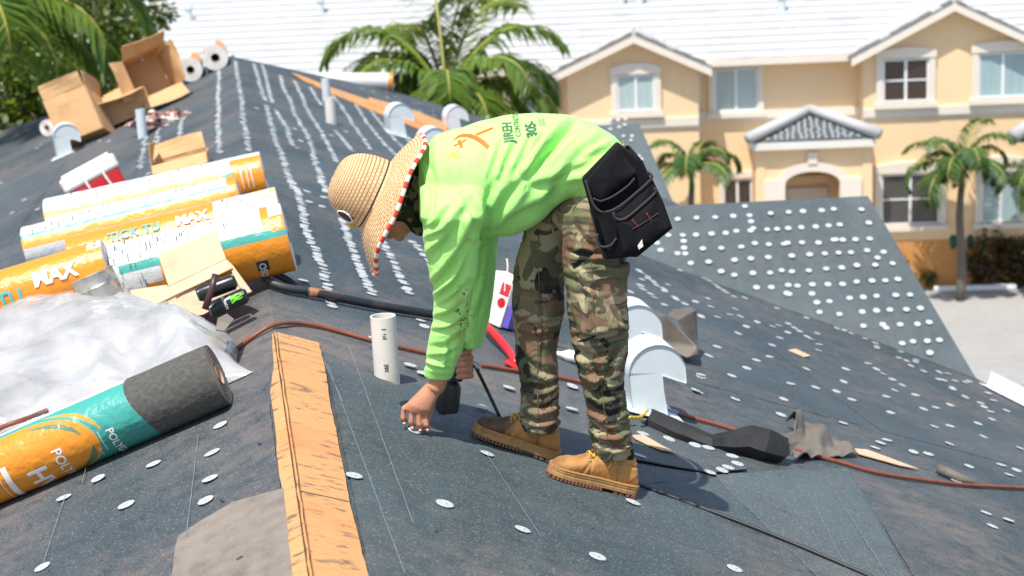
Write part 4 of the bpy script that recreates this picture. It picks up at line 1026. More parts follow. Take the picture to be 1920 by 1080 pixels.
# windows
def window(x0, y0, x1, y1, out, kind, cols=2, cross=True, arch=0.0, side=.17, topt=.2, sill=True, crossat=.5):
    s0, z1 = WS(x0, y0, out); s1, z0 = WS(x1, y1, out); z1b = WS(x1, y0, out)[1]; z1 = (z1 + z1b) / 2
    z0 = (z0 + WS(x0, y1, out)[1]) / 2
    w = link('window', None, parent=bd); w.location = (0, 0, 0)
    def P(n, m, *b):
        g = G(); wbox(g, *b); part(n, g, m, w)
    P('pane', kind, s0, s1, z0, z1, out + .01, out + .03)
    fr = .045
    for a, b, c, d in ((s0 - .01, s0 + fr, z0, z1), (s1 - fr, s1 + .01, z0, z1), (s0 + fr, s1 - fr, z0, z0 + fr), (s0 + fr, s1 - fr, z1 - fr, z1), ((s0 + s1) / 2 - .035, (s0 + s1) / 2 + .035, z0 + fr, z1 - fr)): P('frame', MAT['frame'], a, b, c, d, out, out + .06)
    if cross:
        zm = z0 + (z1 - z0) * crossat
        P('frame', MAT['frame'], s0 + fr, (s0 + s1) / 2 - .035, zm - .02, zm + .02, out, out + .05); P('frame', MAT['frame'], (s0 + s1) / 2 + .035, s1 - fr, zm - .02, zm + .02, out, out + .05)
    P('trim', MAT['trim'], s0 - side, s0 - .012, z0 - .02, z1 + .02, out, out + .10); P('trim', MAT['trim'], s1 + .012, s1 + side, z0 - .02, z1 + .02, out, out + .10)
    # arched head
    g = G(); n = 12; lo, hi = [], []
    for i in range(n + 1):
        f = i / n * 2 - 1; s = (s0 + s1) / 2 + f * ((s1 - s0) / 2 + side + .02)
        lo.append(wp(s, z1 + .022, out)); hi.append(wp(s, z1 + topt + arch * (1 - f * f), out))
    g.prism(lo + hi[::-1], WN * .12); part('head_trim', g, MAT['trim'], w)
    if sill: P('sill', MAT['trim'], s0 - side - .05, s1 + side + .05, z0 - .16, z0 - .025, out, out + .17)
window(1655, 110, 1740, 190, OR, MAT['glass_dark'], arch=.10)
window(1834, 98, 1925, 182, OR, MAT['glass_curtain'], cross=False, arch=.10)
window(1338, 128, 1421, 208, 0.0, MAT['glass_blind'], cross=False, topt=.10, side=.15)
window(1157, 140, 1228, 208, OL, MAT['glass_blind'], cross=False, arch=.10)
window(975, 158, 1027, 215, .0, MAT['glass_blind'], cross=False)
window(1652, 325, 1760, 420, OR, MAT['glass_grey'], arch=.10, crossat=.5, topt=.22)
window(1840, 322, 1910, 415, OR, MAT['glass_curtain'], cross=False, arch=.12, topt=.3)
window(1355, 335, 1410, 400, 0.0, MAT['glass_dark'], cross=False, side=.12)
window(1130, 330, 1215, 410, OL, MAT['glass_dark'], cross=False)
# downspout
ps = [W(1326, 122, .15), W(1322, 130, .12), W(1311, 137, .1), W(1309, 150, .1), W(1309, 300, .1), W(1309, 420, .1)]
part('downspout', G().tube(ps, .055, 10), MAT['trim'], bd, smooth=True)
# main tiled roof in courses
sl_t = math.tan(math.radians(20)); zr0 = zE + .05; run = .42; NC = 30
for k in range(NC):
    o0 = .5 - k * run; z0 = zr0 + k * run * sl_t; e0 = -18.0 + k * 0.36
    a, b = wp(sLend + 2 + k * .42, z0 + .038, o0), wp(sEnd + 9, z0 + .038, o0)
    c_, d_ = wp(sEnd + 9, z0 + run * sl_t, o0 - run - .06), wp(sLend + 2 + k * .42, z0 + run * sl_t, o0 - run - .06)
    g = G().prism([a, b, c_, d_], -Z3 * .05); part('tile_course', g, MAT['tile_white'], bd)
g = G().prism([wp(sLend + 2, zr0 - .02, .48), wp(sEnd + 9, zr0 - .02, .48), wp(sEnd + 9, zr0 - .02 + NC * run * sl_t, .48 - NC * run), wp(sLend + 2 + NC * .42, zr0 - .02 + NC * run * sl_t, .48 - NC * run)], -Z3 * .05); part('roof_deck', g, MAT['tile_white'], bd)
g = G(); wbox(g, sG1 + .02, sR0, zE - .12, zE + .055, .42, .52); part('gutter', g, MAT['trim'], bd)
g = G(); wbox(g, sLend, sG0, zE - .12, zE + .055, .42, .52); part('gutter', g, MAT['trim'], bd)
g = G(); wbox(g, sG1 + .02, sR0, zE - .13, zE - .121, .0, .42); part('soffit', g, MAT['trim'], bd)
# gable roofs of the two bays
def gabroof(s0, s1, sm, ze, zm, out):
    for sgn, sa in ((-1, s0 - .35), (1, s1 + .35)):
        za = ze - .35 * (zm - ze) / (sm - s0)
        a, b = wp(sa, za, out + .35), wp(sm, zm, out + .35); dep = -WN * 6
        n = nrm(np.cross(b - a, dep)); n = n if n[2] > 0 else -n
        part('gable_roof', G().prism([a, b, b + dep, a + dep], n * .07), MAT['tile_white'], bd)
        N = 10
        for i in range(N):
            f0, f1 = i / N, (i + .93) / N; p, q = a + (b - a) * f0 + n * .072, a + (b - a) * f1 + n * .072
            part('tile', G().prism([p + WN * .03, q + WN * .03, q - WN * .30, p - WN * .30], n * (.03 + .015 * (i % 2))), MAT['tile_dark'] if (i + int(sm)) % 5 not in (1,) else MAT['tile_white'], bd)
        part('barge_board', G().prism([a + WN * .005 - Z3 * .0, b + WN * .005, b + WN * .005 - Z3 * .17, a + WN * .005 - Z3 * .17], WN * .05), MAT['trim'], bd)
        part('soffit', G().prism([a - Z3 * .10, b - Z3 * .10, b - Z3 * .10 - WN * .35, a - Z3 * .10 - WN * .35], -n * .03), MAT['trim'], bd)
gabroof(sG0, sG1, sgl, zglE, zgl, OL); gabroof(sR0, sRr, sgr, zgrE, zgr, OR)
# roof stacks
for x, y in ((1466, 18), (355, 36), (312, 36), (602, 22), (1165, 4), (1200, 4)):
    d = ray(x, y); best = None
    n = nrm(np.array([0, 0, 1.0]) * math.cos(math.radians(20)) + WN * math.sin(math.radians(20))); p = onpl(x, y, wp(0, zr0 + .05, .5), n)
    part('roof_stack', G().lathe(p - Z3 * .1, Z3, [(0, .10), (.38, .10), (.40, .14), (.48, .13), (.5, .02)], 14), MAT['vent'], bd)
# porch with hipped pediment
so_, zo_ = 1.5, None
ps0, pz0 = WS(1410, 266, 1.6); ps1, _ = WS(1641, 259, 1.6); pm = (ps0 + ps1) / 2; pa = WS(1526, 206, 1.0)[1]
pzE = (pz0 + WS(1641, 259, 1.6)[1]) / 2
c1_, c2_ = wp(ps0, pzE, 1.6), wp(ps1, pzE, 1.6); ap = wp(pm, pa - .12, .75)
part('porch_roof', G().prism([c1_, c2_, ap], -Z3 * .05), MAT['felt'], bd)
for (c_, sg) in ((c1_, -1), (c2_, 1)):
    bk = wp(ps0 if sg < 0 else ps1, pzE, 0.0); part('porch_roof', G().prism([c_, bk, wp(pm, pa - .12, 0), ap], -Z3 * .05), MAT['tile_white'], bd)
    pth = [c_ + Z3 * .10 + WN * .06 + WT * sg * .12, c_ + (ap - c_) * .5 + Z3 * .13, ap + Z3 * .12]; part('ridge_tiles', G().tube(pth, [.15, .14, .12], 10), MAT['tile_white'], bd, smooth=True)
nP = np.cross(c2_ - c1_, ap - c1_); nP = nrm(nP) * np.sign(nP[2]); g = G()
for j in range(9):
    for i in range(-14, 15):
        f = .10 + j * .095; w = 1 - f
        if abs(i * .105 + rnd(-.02, .02)) > w * .86: continue
        p = c1_ * .5 + c2_ * .5 + (ap - (c1_ + c2_) / 2) * f + WT * (i * .105 * (ps1 - ps0) / 2 * .98 + rnd(-.03, .03)); cap_geo(g, p + nP * .01, nP, .036, 6)
part('cap_nails', g, MAT['cap'], bd, kind='stuff')
g = G(); wbox(g, ps0 - .02, ps1 + .02, pzE - .22, pzE - .03, .0, 1.62); part('porch_fascia', g, MAT['fascia'], bd)
pw0, pw1 = WS(1421, 330, 1.5)[0], WS(1632, 330, 1.5)[0]
# porch front with arched opening
a0, az = WS(1473, 346, 1.5); a1_ = WS(1575, 346, 1.5)[0]; zc_ = WS(1524, 322, 1.5)[1]
outl = [(pw0 + .12, 0), (a0, 0), (a0, az)] + [((a0 + a1_) / 2 + (a1_ - a0) / 2 * math.cos(t), az + (zc_ - az) * math.sin(t)) for t in np.linspace(math.pi, 0, 13)[1:-1]] + [(a1_, az), (a1_, 0), (pw1 - .12, 0), (pw1 - .12, pzE - .22), (pw0 + .12, pzE - .22)]
part('porch_wall', G().prism([wp(s, z, 1.4) for s, z in outl], -WN * .2), MAT['stucco'], bd)
for s in (pw0 + .06, pw1 - .06): g = G(); wbox(g, s - .12, s + .12, 0, pzE - .222, .02, 1.43); part('porch_wall', g, MAT['stucco'], bd)
rs = []
for t in np.linspace(math.pi, 0, 17):
    s, z = (a0 + a1_) / 2 + (a1_ - a0) / 2 * math.cos(t), az + (zc_ - az) * math.sin(t); s2, z2 = (a0 + a1_) / 2 + ((a1_ - a0) / 2 + .24) * math.cos(t), az + (zc_ - az + .24) * math.sin(t)
    rs.append([wp(s, z, 1.40), wp(s, z, 1.47), wp(s2, z2, 1.47), wp(s2, z2, 1.40)])
part('arch_trim', G().rings(rs, True, True), MAT['trim'], bd)
for s0_, s1_ in ((a0 - .55, a0 - .01), (a1_ + .01, a1_ + .55)): g = G(); wbox(g, s0_, s1_, 0, az + .12, 1.40, 1.49); part('arch_trim', g, MAT['trim'], bd)
g = G(); wbox(g, (a0 + a1_) / 2 - .12, (a0 + a1_) / 2 + .12, zc_ + .2, zc_ + .5, 1.40, 1.5); part('keystone', g, MAT['trim'], bd)
g = G(); wbox(g, a0 + .15, a1_ - .15, 0, az - .35, .0, .1); part('door', g, MAT['trim'], bd)
g = G(); wbox(g, a0 + .12, a1_ - .12, az - .20, az - .02, .0, .14); part('door_head', g, MAT['stucco'], bd)
# second porch corner at the far right
s2 = WS(1905, 225, 1.4)[0]; z2 = WS(1905, 262, 1.4)[1]
part('porch_roof', G().prism([wp(s2, z2, 1.5), wp(s2 + 3, z2, 1.5), wp(s2 + 1.5, z2 + .75, .6)], -Z3 * .06), MAT['felt'], bd)
part('ridge_tiles', G().tube([wp(s2 - .1, z2 + .1, 1.55), wp(s2 + 1.5, z2 + .9, .6)], .19, 10), MAT['tile_white'], bd, smooth=True)

# ---- palms and plants
def leafmat(name, a, b, c, trans=.35):
    t = NT(name); n = t.noise(1.7, 3, .6); m = t.noise(23, 2)
    t.base(t.mix(t.ramp(n, [(.35, 0.0), (.65, 1.0)]), t.mix(m, a, b), c)).rough(.45)
    t.b.inputs['Transmission Weight'].default_value = 0
    tl = t.n('ShaderNodeBsdfTranslucent'); t.put(tl.inputs[0], tuple(min(1, x * 1.6) for x in c)); mx = t.n('ShaderNodeMixShader'); mx.inputs[0].default_value = trans
    out = t.t.nodes['Material Output']; t.t.links.new(t.b.outputs[0], mx.inputs[1]); t.t.links.new(tl.outputs[0], mx.inputs[2]); t.t.links.new(mx.outputs[0], out.inputs[0]); return t.m
MAT['frond'] = leafmat('palm_frond', (.05, .12, .020), (.11, .20, .035), (.18, .26, .04), .42)
MAT['frond_dark'] = leafmat('palm_frond_dark', (.025, .075, .022), (.06, .13, .03), (.08, .15, .03), .25)
MAT['leaf'] = leafmat('tree_leaf', (.014, .042, .008), (.035, .08, .010), (.15, .20, .010), .2)
MAT['bark'] = simple('bark_grey', (.13, .11, .09), .9, .3, 12, .3); MAT['rachis'] = simple('rachis', (.32, .30, .06), .6, .2)
MAT['shrub_red'] = leafmat('shrub_red', (.05, .02, .012), (.16, .035, .02), (.06, .08, .02), .25)
def frond(g, gr, base, az, el, ln, droop, lw=.55, n=46, tw=0.0, w0=.045):
    """feather frond: arching rachis with hanging leaflets"""
    d = np.array([math.cos(az), math.sin(az), 0]); pts = []; p = np.array(base, float); e = el; st = ln / 24
    for i in range(25):
        pts.append(p.copy()); p = p + (d * math.cos(e) + Z3 * math.sin(e)) * st; e -= droop * (i / 24) ** .8 / 11
    gr.tube(pts, [.035 * (1 - i / 26) + .006 for i in range(25)], 5)
    for k in range(n):
        f = .10 + .90 * k / (n - 1); i = min(23, int(f * 24)); q = pts[i] + (pts[i + 1] - pts[i]) * (f * 24 - i); t_ = nrm(pts[i + 1] - pts[i])
        s0 = nrm(np.cross(t_, Z3)); L_ = ln * .30 * lw / .55 * math.sin(math.pi * (.12 + .82 * f)) ** .7 * rnd(.85, 1.12)
        for sg in (-1, 1):
            if rnd(0, 1) < .04: continue
            dv = nrm(s0 * sg * rnd(.7, 1.0) + t_ * rnd(.45, .75) + Z3 * rnd(-.15, .25)); w = w0 * rnd(.8, 1.2)
            a = q; m_ = q + dv * L_ * .5 - Z3 * L_ * .06; b = q + dv * L_ * .92 - Z3 * L_ * rnd(.30, .55)
            sd = nrm(np.cross(dv, Z3 + .4 * t_)) * w
            g.add([a - sd * .4, a + sd * .4, m_ + sd, m_ - sd, b], [(0, 1, 2, 3), (3, 2, 4)])
def palm(name, base, top, trunk_r, fronds, label, group, mat, ln, seed, lw=.55, n=46, w0=.045):
    random.seed(seed); r = thing(name, base, label, 'palm tree', group); base, top = np.array(base, float), np.array(top, float)
    pth = [base + (top - base) * i / 8 + np.array([.04 * math.sin(i * .8), 0, 0]) for i in range(9)]
    g = G().tube(pth, [trunk_r * (1.25 - .45 * i / 8) for i in range(9)], 14); part('trunk', g, MAT['bark'], r, smooth=True)
    part('crownshaft', G().tube([top - Z3 * .1, top + Z3 * .5], [trunk_r * .85, trunk_r * .5], 10), MAT['frond'], r, smooth=True)
    g, gr = G(), G()
    for az, el, k, dr in fronds: frond(g, gr, top + Z3 * .35, az, el, ln * k, dr, lw, n, w0=w0)
    part('crown', g, mat, r); part('rachis', gr, MAT['rachis'], r)
    return r
def ring_fr(n, els, k=(.85, 1.1), dr=(1.6, 2.4)):
    return [(2 * math.pi * i / n + rnd(-.25, .25), els[i % len(els)] + rnd(-.12, .12), rnd(*k), rnd(*dr)) for i in range(n)]
random.seed(3)
tp = atY(838, 195, 28.0); palm('coconut_palm', (tp[0] + .3, tp[1] + .3, 0), tp - Z3 * .35, .16, [(2.7, .95, 1.05, 2.6), (3.35, .7, .75, 2.3), (2.3, .75, .8, 2.6), (.35, .75, 1.0, 2.3), (-.25, .55, .95, 2.4), (-.9, .35, .85, 2.3), (1.3, 1.25, 1.1, 1.4), (1.75, 1.35, 1.25, 1.0), (.9, 1.2, 1.15, 1.6), (.15, 1.1, 1.05, 1.9), (3.9, .4, .6, 2.4), (-1.7, .3, .7, 2.4), (-1.2, .75, .65, 2.6), (4.4, .65, .6, 2.5), (2.0, 1.1, 1.1, 1.9), (3.0, 1.15, 1.1, 2.1), (2.5, .5, .75, 2.2), (-.6, .95, .9, 2.3), (.6, .45, .9, 2.3), (3.5, 1.0, .9, 2.5), (-1.5, .9, .8, 2.4), (5.2, .55, .8, 2.4), (3.2, .35, .85, 2.0)], 'large feathery palm in front of the white roof behind the bent worker', None, MAT['frond'], 2.7, 5, n=72, w0=.042)
tp = W(1297, 345, 2.4); palm('small_palm', (tp[0], tp[1], 0), tp, .09, ring_fr(11, (.9, .5, 1.2, .3)), 'small palm by the yellow wall beside the downspout', 'small palms along the yellow wall', MAT['frond_dark'], 1.55, 11, n=64, w0=.028)
tp = W(1803, 345, 2.2); palm('small_palm', (tp[0], tp[1], 0), tp, .10, ring_fr(13, (1.0, .5, 1.25, .2, .75)), 'slender palm standing before the ground floor windows on the right', 'small palms along the yellow wall', MAT['frond_dark'], 1.75, 12, n=66, w0=.028)
tp = W(1950, 380, 2.0); palm('small_palm', (tp[0], tp[1], 0), tp, .10, ring_fr(10, (.9, .4, 1.2)), 'palm at the far right edge with only its fronds in view', 'small palms along the yellow wall', MAT['frond_dark'], 1.5, 13, n=60, w0=.028)
tp = atY(-70, 70, 22.0); palm('coconut_palm', (tp[0] - .5, tp[1], 0), tp, .17, [(.05, .85, 1.35, 1.9), (-.15, .30, 1.0, 1.9), (.25, .5, 1.25, 2.2), (-.5, .1, .9, 2.0), (.5, 1.0, 1.15, 2.0), (.9, .8, 1.0, 2.0), (1.8, .9, 1, 2), (3, .8, 1, 2), (4, .5, 1, 2), (-.95, .45, .95, 2.2), (-.05, .02, .8, 1.3)], 'big palm whose fronds arch in from the top left corner', None, MAT['frond'], 2.7, 21, n=70, w0=.034)
def tree(name, base, c, rx, ry, rz, label, seed, nleaf=5200, group=None, mat=None, ls=.16):
    random.seed(seed); r = thing(name, base, label, 'tree' if rz > 1.2 else 'shrub', group); base, c = np.array(base, float), np.array(c, float)
    g = G(); g.tube([base, base + (c - base) * .5, c], [.22 * rx / 2, .16 * rx / 2, .05], 10)
    for i in range(9):
        d = nrm([rnd(-1, 1), rnd(-1, 1), rnd(-.1, .9)]); g.tube([base + (c - base) * .6, c * .6 + base * .1 + .3 * (base + (c - base) * .6) + d * rx * .35, c + d * np.array([rx, ry, rz]) * .8], [.09 * rx / 2, .05 * rx / 2, .015], 6)
    part('trunk', g, MAT['bark'], r, smooth=True)
    cl = []
    for i in range(34):
        d = nrm([random.gauss(0, 1), random.gauss(0, 1), random.gauss(0, 1)]); k = rnd(.5, 1.0); cl.append((c + d * k * np.array([rx, ry, rz]), rnd(.22, .42) * rx))
    g = G()
    for i in range(nleaf):
        cc, cr = random.choice(cl); d = nrm([random.gauss(0, 1), random.gauss(0, 1), random.gauss(0, 1)]); p = cc + d * cr * rnd(.3, 1) ** .6
        u = nrm([random.gauss(0, 1), random.gauss(0, 1), random.gauss(0, .6)]); w = nrm(np.cross(u, d + np.array([.01, .3, .5]))); s = ls * rnd(.6, 1.3)
        g.add([p, p + u * s * .5 + w * s * .28, p + u * s, p + u * s * .5 - w * s * .28], [(0, 1, 2, 3)])
    part('crown', g, mat or MAT['leaf'], r); return r
for k, (x, y, Y, rx, rz) in enumerate(((40, 130, 27, 1.6, 1.7), (150, 40, 29, 1.5, 1.5), (-40, 20, 30, 2.0, 1.8), (70, 235, 26, 1.2, 1.0), (215, -25, 31, 1.0, .9))):
    c = atY(x, y, Y); rz = max(rz, 1.21)
    tree('broadleaf_tree', (c[0], c[1], 0), c, rx, rx, rz, ['dense dark green tree behind the arching palm fronds', 'bright green tree at the top left in front of the white roof', 'dark tree filling the top left corner', 'low dark tree behind the leftmost cardboard box', 'tree top peeking at the upper edge beside the white roof'][k], 40 + k, 4200, 'trees left of the roof')
def shrub(x, y, out, rx, rz, label, seed, mat, ls=.1, n=900):
    p = W(x, y, out); p[2] = .06; tree('shrub', p, p + Z3 * rz * .9, rx, rx * .6, rz, label, seed, n, 'shrubs in the planting bed', mat, ls)
shrub(1690, 470, .7, .28, .55, 'small spiky reddish shrub under the ground floor window sill', 60, MAT['shrub_red'], .16, 260)
shrub(1742, 480, .8, .22, .25, 'tiny bright green shrub in the bed under the window', 61, MAT['leaf'], .1, 240)
shrub(1862, 470, .8, .75, .70, 'dark red and green hedge shrub beside the palm trunk', 62, MAT['shrub_red'], .15, 2200)
shrub(1925, 470, .8, .7, .75, 'dark reddish shrub at the right edge of the bed', 63, MAT['shrub_red'], .15, 2200)
g = G()
for sg in (-1, 1): g.ball(W(1803 + sg * 16, 455, .7), .17, 10, (.7, .5, 1.3))
solo('hose_reel', g, simple('dark_green', (.006, .07, .05), .5), W(1803, 470, .7), 'dark green coiled hose on the wall behind the palm trunk', 'hose', smooth=True)
for i, (x, y, s, lb) in enumerate(((1830, 497, .22, 'pale limestone rock at the foot of the slender palm'), (1782, 500, .09, 'small white rock in the planting bed beside the palm'), (1893, 478, .1, 'round white stone among the dark red shrubs'))):
    p = atZ(x, y, .1); g = G(); g.ball(p, s * 1.3, 10, (1.2, .8, .9)); g.v = [tuple(np.array(v) + (np.array(v) - p) * .25 * mnoise.noise(Vector(v) * 6)) for v in g.v]; solo('rock', g, MAT['concrete'], p, lb, 'rock')
random.seed(99)
# ------------------------------------------------------------------ the worker
random.seed(17)
KM = 1 / 575.0
YM = 5.12
def pv(dx, dy): return nrm(np.array([dx, 0, -dy], float))     # pixel direction -> world direction in the figure's plane
def sec(x, y, half, depth, u=(1, 0), Y=YM): return (atY(x, y, Y), pv(*u), half * KM, depth)
foot_n = R(1150, 926); foot_f = R(1010, 868)
YN, YF = foot_n[1] + .0, foot_f[1] + .02

t = NT('hi_vis_shirt'); n1 = t.noise(7, 4, .6); soil = t.attr('soil', 'Fac')
c = t.mix(n1, (.36, .82, .175), (.46, .88, .26))
c = t.mix(t.math('MULTIPLY', t.ramp(t.noise(11, 4, .6), [(.45, 0.0), (.62, 1.0)]), t.math('MINIMUM', soil, .75)), c, (.42, .48, .055))
c = t.mix(t.math('MULTIPLY', t.ramp(t.noise(46, 4, .7), [(.57, 0.0), (.61, 1.0)]), t.ramp(soil, [(.25, 0.0), (.8, 1.0)])), c, (.025, .03, .015))
c = t.mix(t.ramp(t.noise(38, 3, .6), [(.735, 0.0), (.745, .85)]), c, (.03, .06, .02))
t.base(c).rough(.75).set(); t.b.inputs['Sheen Weight'].default_value = .15; t.b.inputs['Specular IOR Level'].default_value = .2
cr_ = t.noise(9, 5, .7, t.mapping(t.co(), (2.6, 1.2, 1.0), (0, .7, 0)), dist=1.4); t.bump(t.math('ADD', t.math('MULTIPLY', t.noise(420, 2), .06), cr_), .55, .012); MAT['shirt'] = t.m
def mk_camo(name, cols, sc, dark=1.0, dust=.3):
    t = NT(name); co = t.mapping(t.co(), (1, 1, 1.35)); d = t.noise(sc * 1.6, 2, .5, co, out=1)
    cc = t.mix(.12, co, d)
    a = t.noise(sc, 2, .5, co, dist=.7); b = t.noise(sc * 1.15, 2, .5, t.mapping(co, (1, 1, 1), (1, 2, .5)), dist=.8); e = t.noise(sc * 1.3, 2, .5, t.mapping(co, (1.1, 1, 1), (2.2, .3, 1.5)), dist=.9)
    c = t.mix(t.ramp(a, [(.50, 0.0), (.505, 1.0)], 'LINEAR'), cols[0], cols[1]); c = t.mix(t.ramp(b, [(.55, 0.0), (.556, 1.0)]), c, cols[2]); c = t.mix(t.ramp(e, [(.59, 0.0), (.596, 1.0)]), c, cols[3])
    du = t.noise(5, 4, .6); c = t.mix(t.math('MULTIPLY', t.ramp(du, [(.45, 0.0), (.7, 1.0)]), dust), c, (.34, .25, .17))
    t.base(c).rough(.85); t.b.inputs['Specular IOR Level'].default_value = .25
    t.bump(t.noise(330, 2), .2, .002); return t.m
MAT['camo'] = mk_camo('camouflage_trousers', [(.33, .285, .17), (.105, .118, .058), (.185, .11, .065), (.022, .023, .020)], 7.0, dust=.45)
MAT['camo_dark'] = mk_camo('camouflage_gaiter', [(.035, .042, .022), (.014, .016, .012), (.16, .125, .065), (.008, .009, .009)], 17, dust=.0)
t = NT('skin'); n1 = t.noise(28, 4); t.base(t.mix(t.ramp(t.noise(60, 4, .7), [(.35, 0.0), (.7, .45)]), t.mix(n1, (.48, .205, .11), (.60, .29, .17)), (.36, .13, .07))).rough(.5); t.b.inputs['Subsurface Weight'].default_value = .08; t.b.inputs['Subsurface Radius'].default_value = (.012, .004, .002); t.bump(t.noise(180, 3), .15, .002); MAT['skin'] = t.m
t = NT('tan_leather'); a = t.noise(22, 5, .65); b = t.noise(6, 4, .6)
c = t.mix(a, (.40, .175, .042), (.56, .28, .085)); c = t.mix(t.ramp(b, [(.5, 0.0), (.68, .8)]), c, (.19, .085, .035)); c = t.mix(t.ramp(t.noise(34, 5, .7), [(.60, 0.0), (.68, .7)]), c, (.10, .06, .04)); so_a = t.attr('soil', 'Fac')
c = t.mix(t.math('MULTIPLY', so_a, t.ramp(t.noise(30, 4), [(.2, .65), (.6, 1.0)])), c, (.055, .032, .02)); c = t.mix(t.math('MULTIPLY', t.ramp(t.noise(13, 4, .65), [(.52, 0.0), (.66, 1.0)]), .55), c, (.15, .075, .04)); t.base(c).rough(.75).bump(a, .4, .004); MAT['leather'] = t.m  # boot mask tints the toe with dirt and painted shadow
MAT['sole'] = simple('tan_sole', (.40, .215, .075), .8, .25, 30, .2, dirt=(.16, .075, .045), dsc=16)
MAT['tread'] = simple('brown_tread', (.20, .085, .05), .85, .3, 30, .2, dirt=(.07, .04, .03), dsc=20)
MAT['lace'] = simple('yellow_lace', (.62, .36, .04), .8, .15, 60)
MAT['nylon'] = simple('black_nylon', (.008, .008, .010), .9, .35, 60, .15, spec=.2, dirt=(.022, .02, .019), dsc=8)
MAT['piping'] = simple('grey_piping', (.045, .043, .042), .9, .2, 60, spec=.2)
MAT['orange_print'] = simple('orange_print', (.80, .13, .01), .6); MAT['gold_print'] = simple('gold_print', (.55, .42, .06), .6); MAT['green_print'] = simple('dark_green_print', (.05, .13, .06), .6)

# --- body: one continuous skin mesh (head, neck, trunk, arms, hands, legs)
hU = nrm(np.array([-.89, 0, .46])); hF = nrm(np.array([-.46, 0, -.89])); hS = np.array([0, 1.0, 0]); HC = atY(719, 385, YM - .02)
def hp(u, f, s=0.0): return HC + hU * u + hF * f + hS * s
g = G()
def ell(c, ax, ay, az, ra, rb, rc, n=22):
    rs = []
    for i in range(n // 2 + 1):
        t_ = math.pi * i / (n // 2); rs.append([c - ax * math.cos(t_) * ra + (ay * math.cos(2 * math.pi * j / n) * rb + az * math.sin(2 * math.pi * j / n) * rc) * max(math.sin(t_), .03) for j in range(n)])
    g.rings(rs, True, True)
ell(hp(.02, -.005), hU, hF, hS, .11, .092, .076)                 # skull
ell(hp(-.055, .03), hU, hF, hS, .06, .058, .056)                 # jaw
ell(hp(-.088, .072), hU, hF, hS, .018, .018, .02, 12)            # chin
ell(hp(-.06, .083), hU, hF, hS, .008, .012, .022, 12); ell(hp(-.047, .085), hU, hF, hS, .007, .012, .021, 12)   # lips
g.tube([hp(.012, .082), hp(-.008, .097), hp(-.024, .112), hp(-.03, .10)], [.009, .011, .014, .012], 10)          # nose
for s in (-1, 1):
    ell(hp(-.027, .098, s * .012), hU, hF, hS, .008, .009, .008, 10)                                            # nostril wings
    ell(hp(.03, .078, s * .03), hU, hF, hS, .009, .014, .026, 12); ell(hp(-.015, .066, s * .042), hU, hF, hS, .022, .02, .022, 12)   # brow, cheek
    g.box(hp(-.005, -.008, s * .078), hU, hF, hS, .058, .032, .014)                                             # ear
tor = [sec(738, 382, 34, .055, (0, 1)), sec(780, 370, 36, .058, (0, 1)), sec(815, 352, 48, .10, (0, 1)), sec(860, 342, 60, .14, (0, 1)), sec(950, 328, 62, .13, (0, 1)), sec(1050, 308, 52, .12, (-.2, 1)), sec(1090, 326, 44, .13, (-.75, .65)), sec(1095, 390, 44, .13, (-1, 0))]
g.loft(tor, 24)
YA, YB = YM - .215, YM + .2       # near / far shoulder depth
hand_n = R(776, 812); YHn = hand_n[1] - .01
g.tube(catmull([atY(850, 350, YM - .12), atY(849, 405, YA), atY(848, 520, YA + (YHn - YA) * .39), atY(839, 620, YA + (YHn - YA) * .73), atY(822, 712, YHn), atY(812, 730, YHn)], 6), [.03] * 6 + [.03] * 6 + [.028] * 6 + [.027] * 6 + [.030] * 7, 16)
g.tube(catmull([atY(870, 350, YM + .1), atY(890, 400, YB), atY(900, 520, YB), atY(888, 600, YB), atY(874, 645, YB - .02), atY(868, 668, YB - .03)], 6), [.03] * 6 + [.03] * 6 + [.028] * 6 + [.027] * 6 + [.028] * 7, 14)
g.tube([atY(1100, 390, YM - .08), atY(1118, 600, YN), atY(1152, 862, YN)], [.06, .045, .032], 14); g.tube([atY(1060, 390, YM + .08), atY(1008, 610, YF), atY(1014, 806, YF)], [.06, .045, .032], 14)
# near hand: palm, four curled fingers side by side, thumb below
w_ = atY(812, 728, YHn)
kn = [atY(757, 766, YHn - .006), atY(771, 771, YHn - .016), atY(785, 776, YHn - .018), atY(798, 780, YHn - .010)]
kc = (kn[1] + kn[2]) / 2
g.loft([(w_, pv(1, .62), .029, .021), (w_ * .6 + kc * .4, pv(1, .5), .036, .023), (w_ * .25 + kc * .75, pv(1, .40), .043, .023), (kc + np.array([0, .006, .0]), pv(1, .33), .042, .018)], 18)
for i, k in enumerate(kn):
    ln = (.88, 1.0, .98, .82)[i]; d1 = np.array([-.004 + .004 * i * .4, -.006, -.036 * ln]); d2 = np.array([.004, .016, -.022 * ln]); d3 = np.array([.004, .016, .004])
    a = w_ * .35 + k * .65 + np.array([0, .006, 0])
    g.tube([a, k, k + d1 * .5, k + d1, k + d1 + d2 * .6, k + d1 + d2, k + d1 + d2 + d3], [.0085, .0105, .0092, .0098, .0088, .0085, .007], 10)
g.tube([atY(806, 748, YHn + .02), atY(806, 772, YHn + .026), atY(800, 792, YHn + .02), atY(790, 802, YHn + .012)], [.014, .012, .0105, .008], 10)
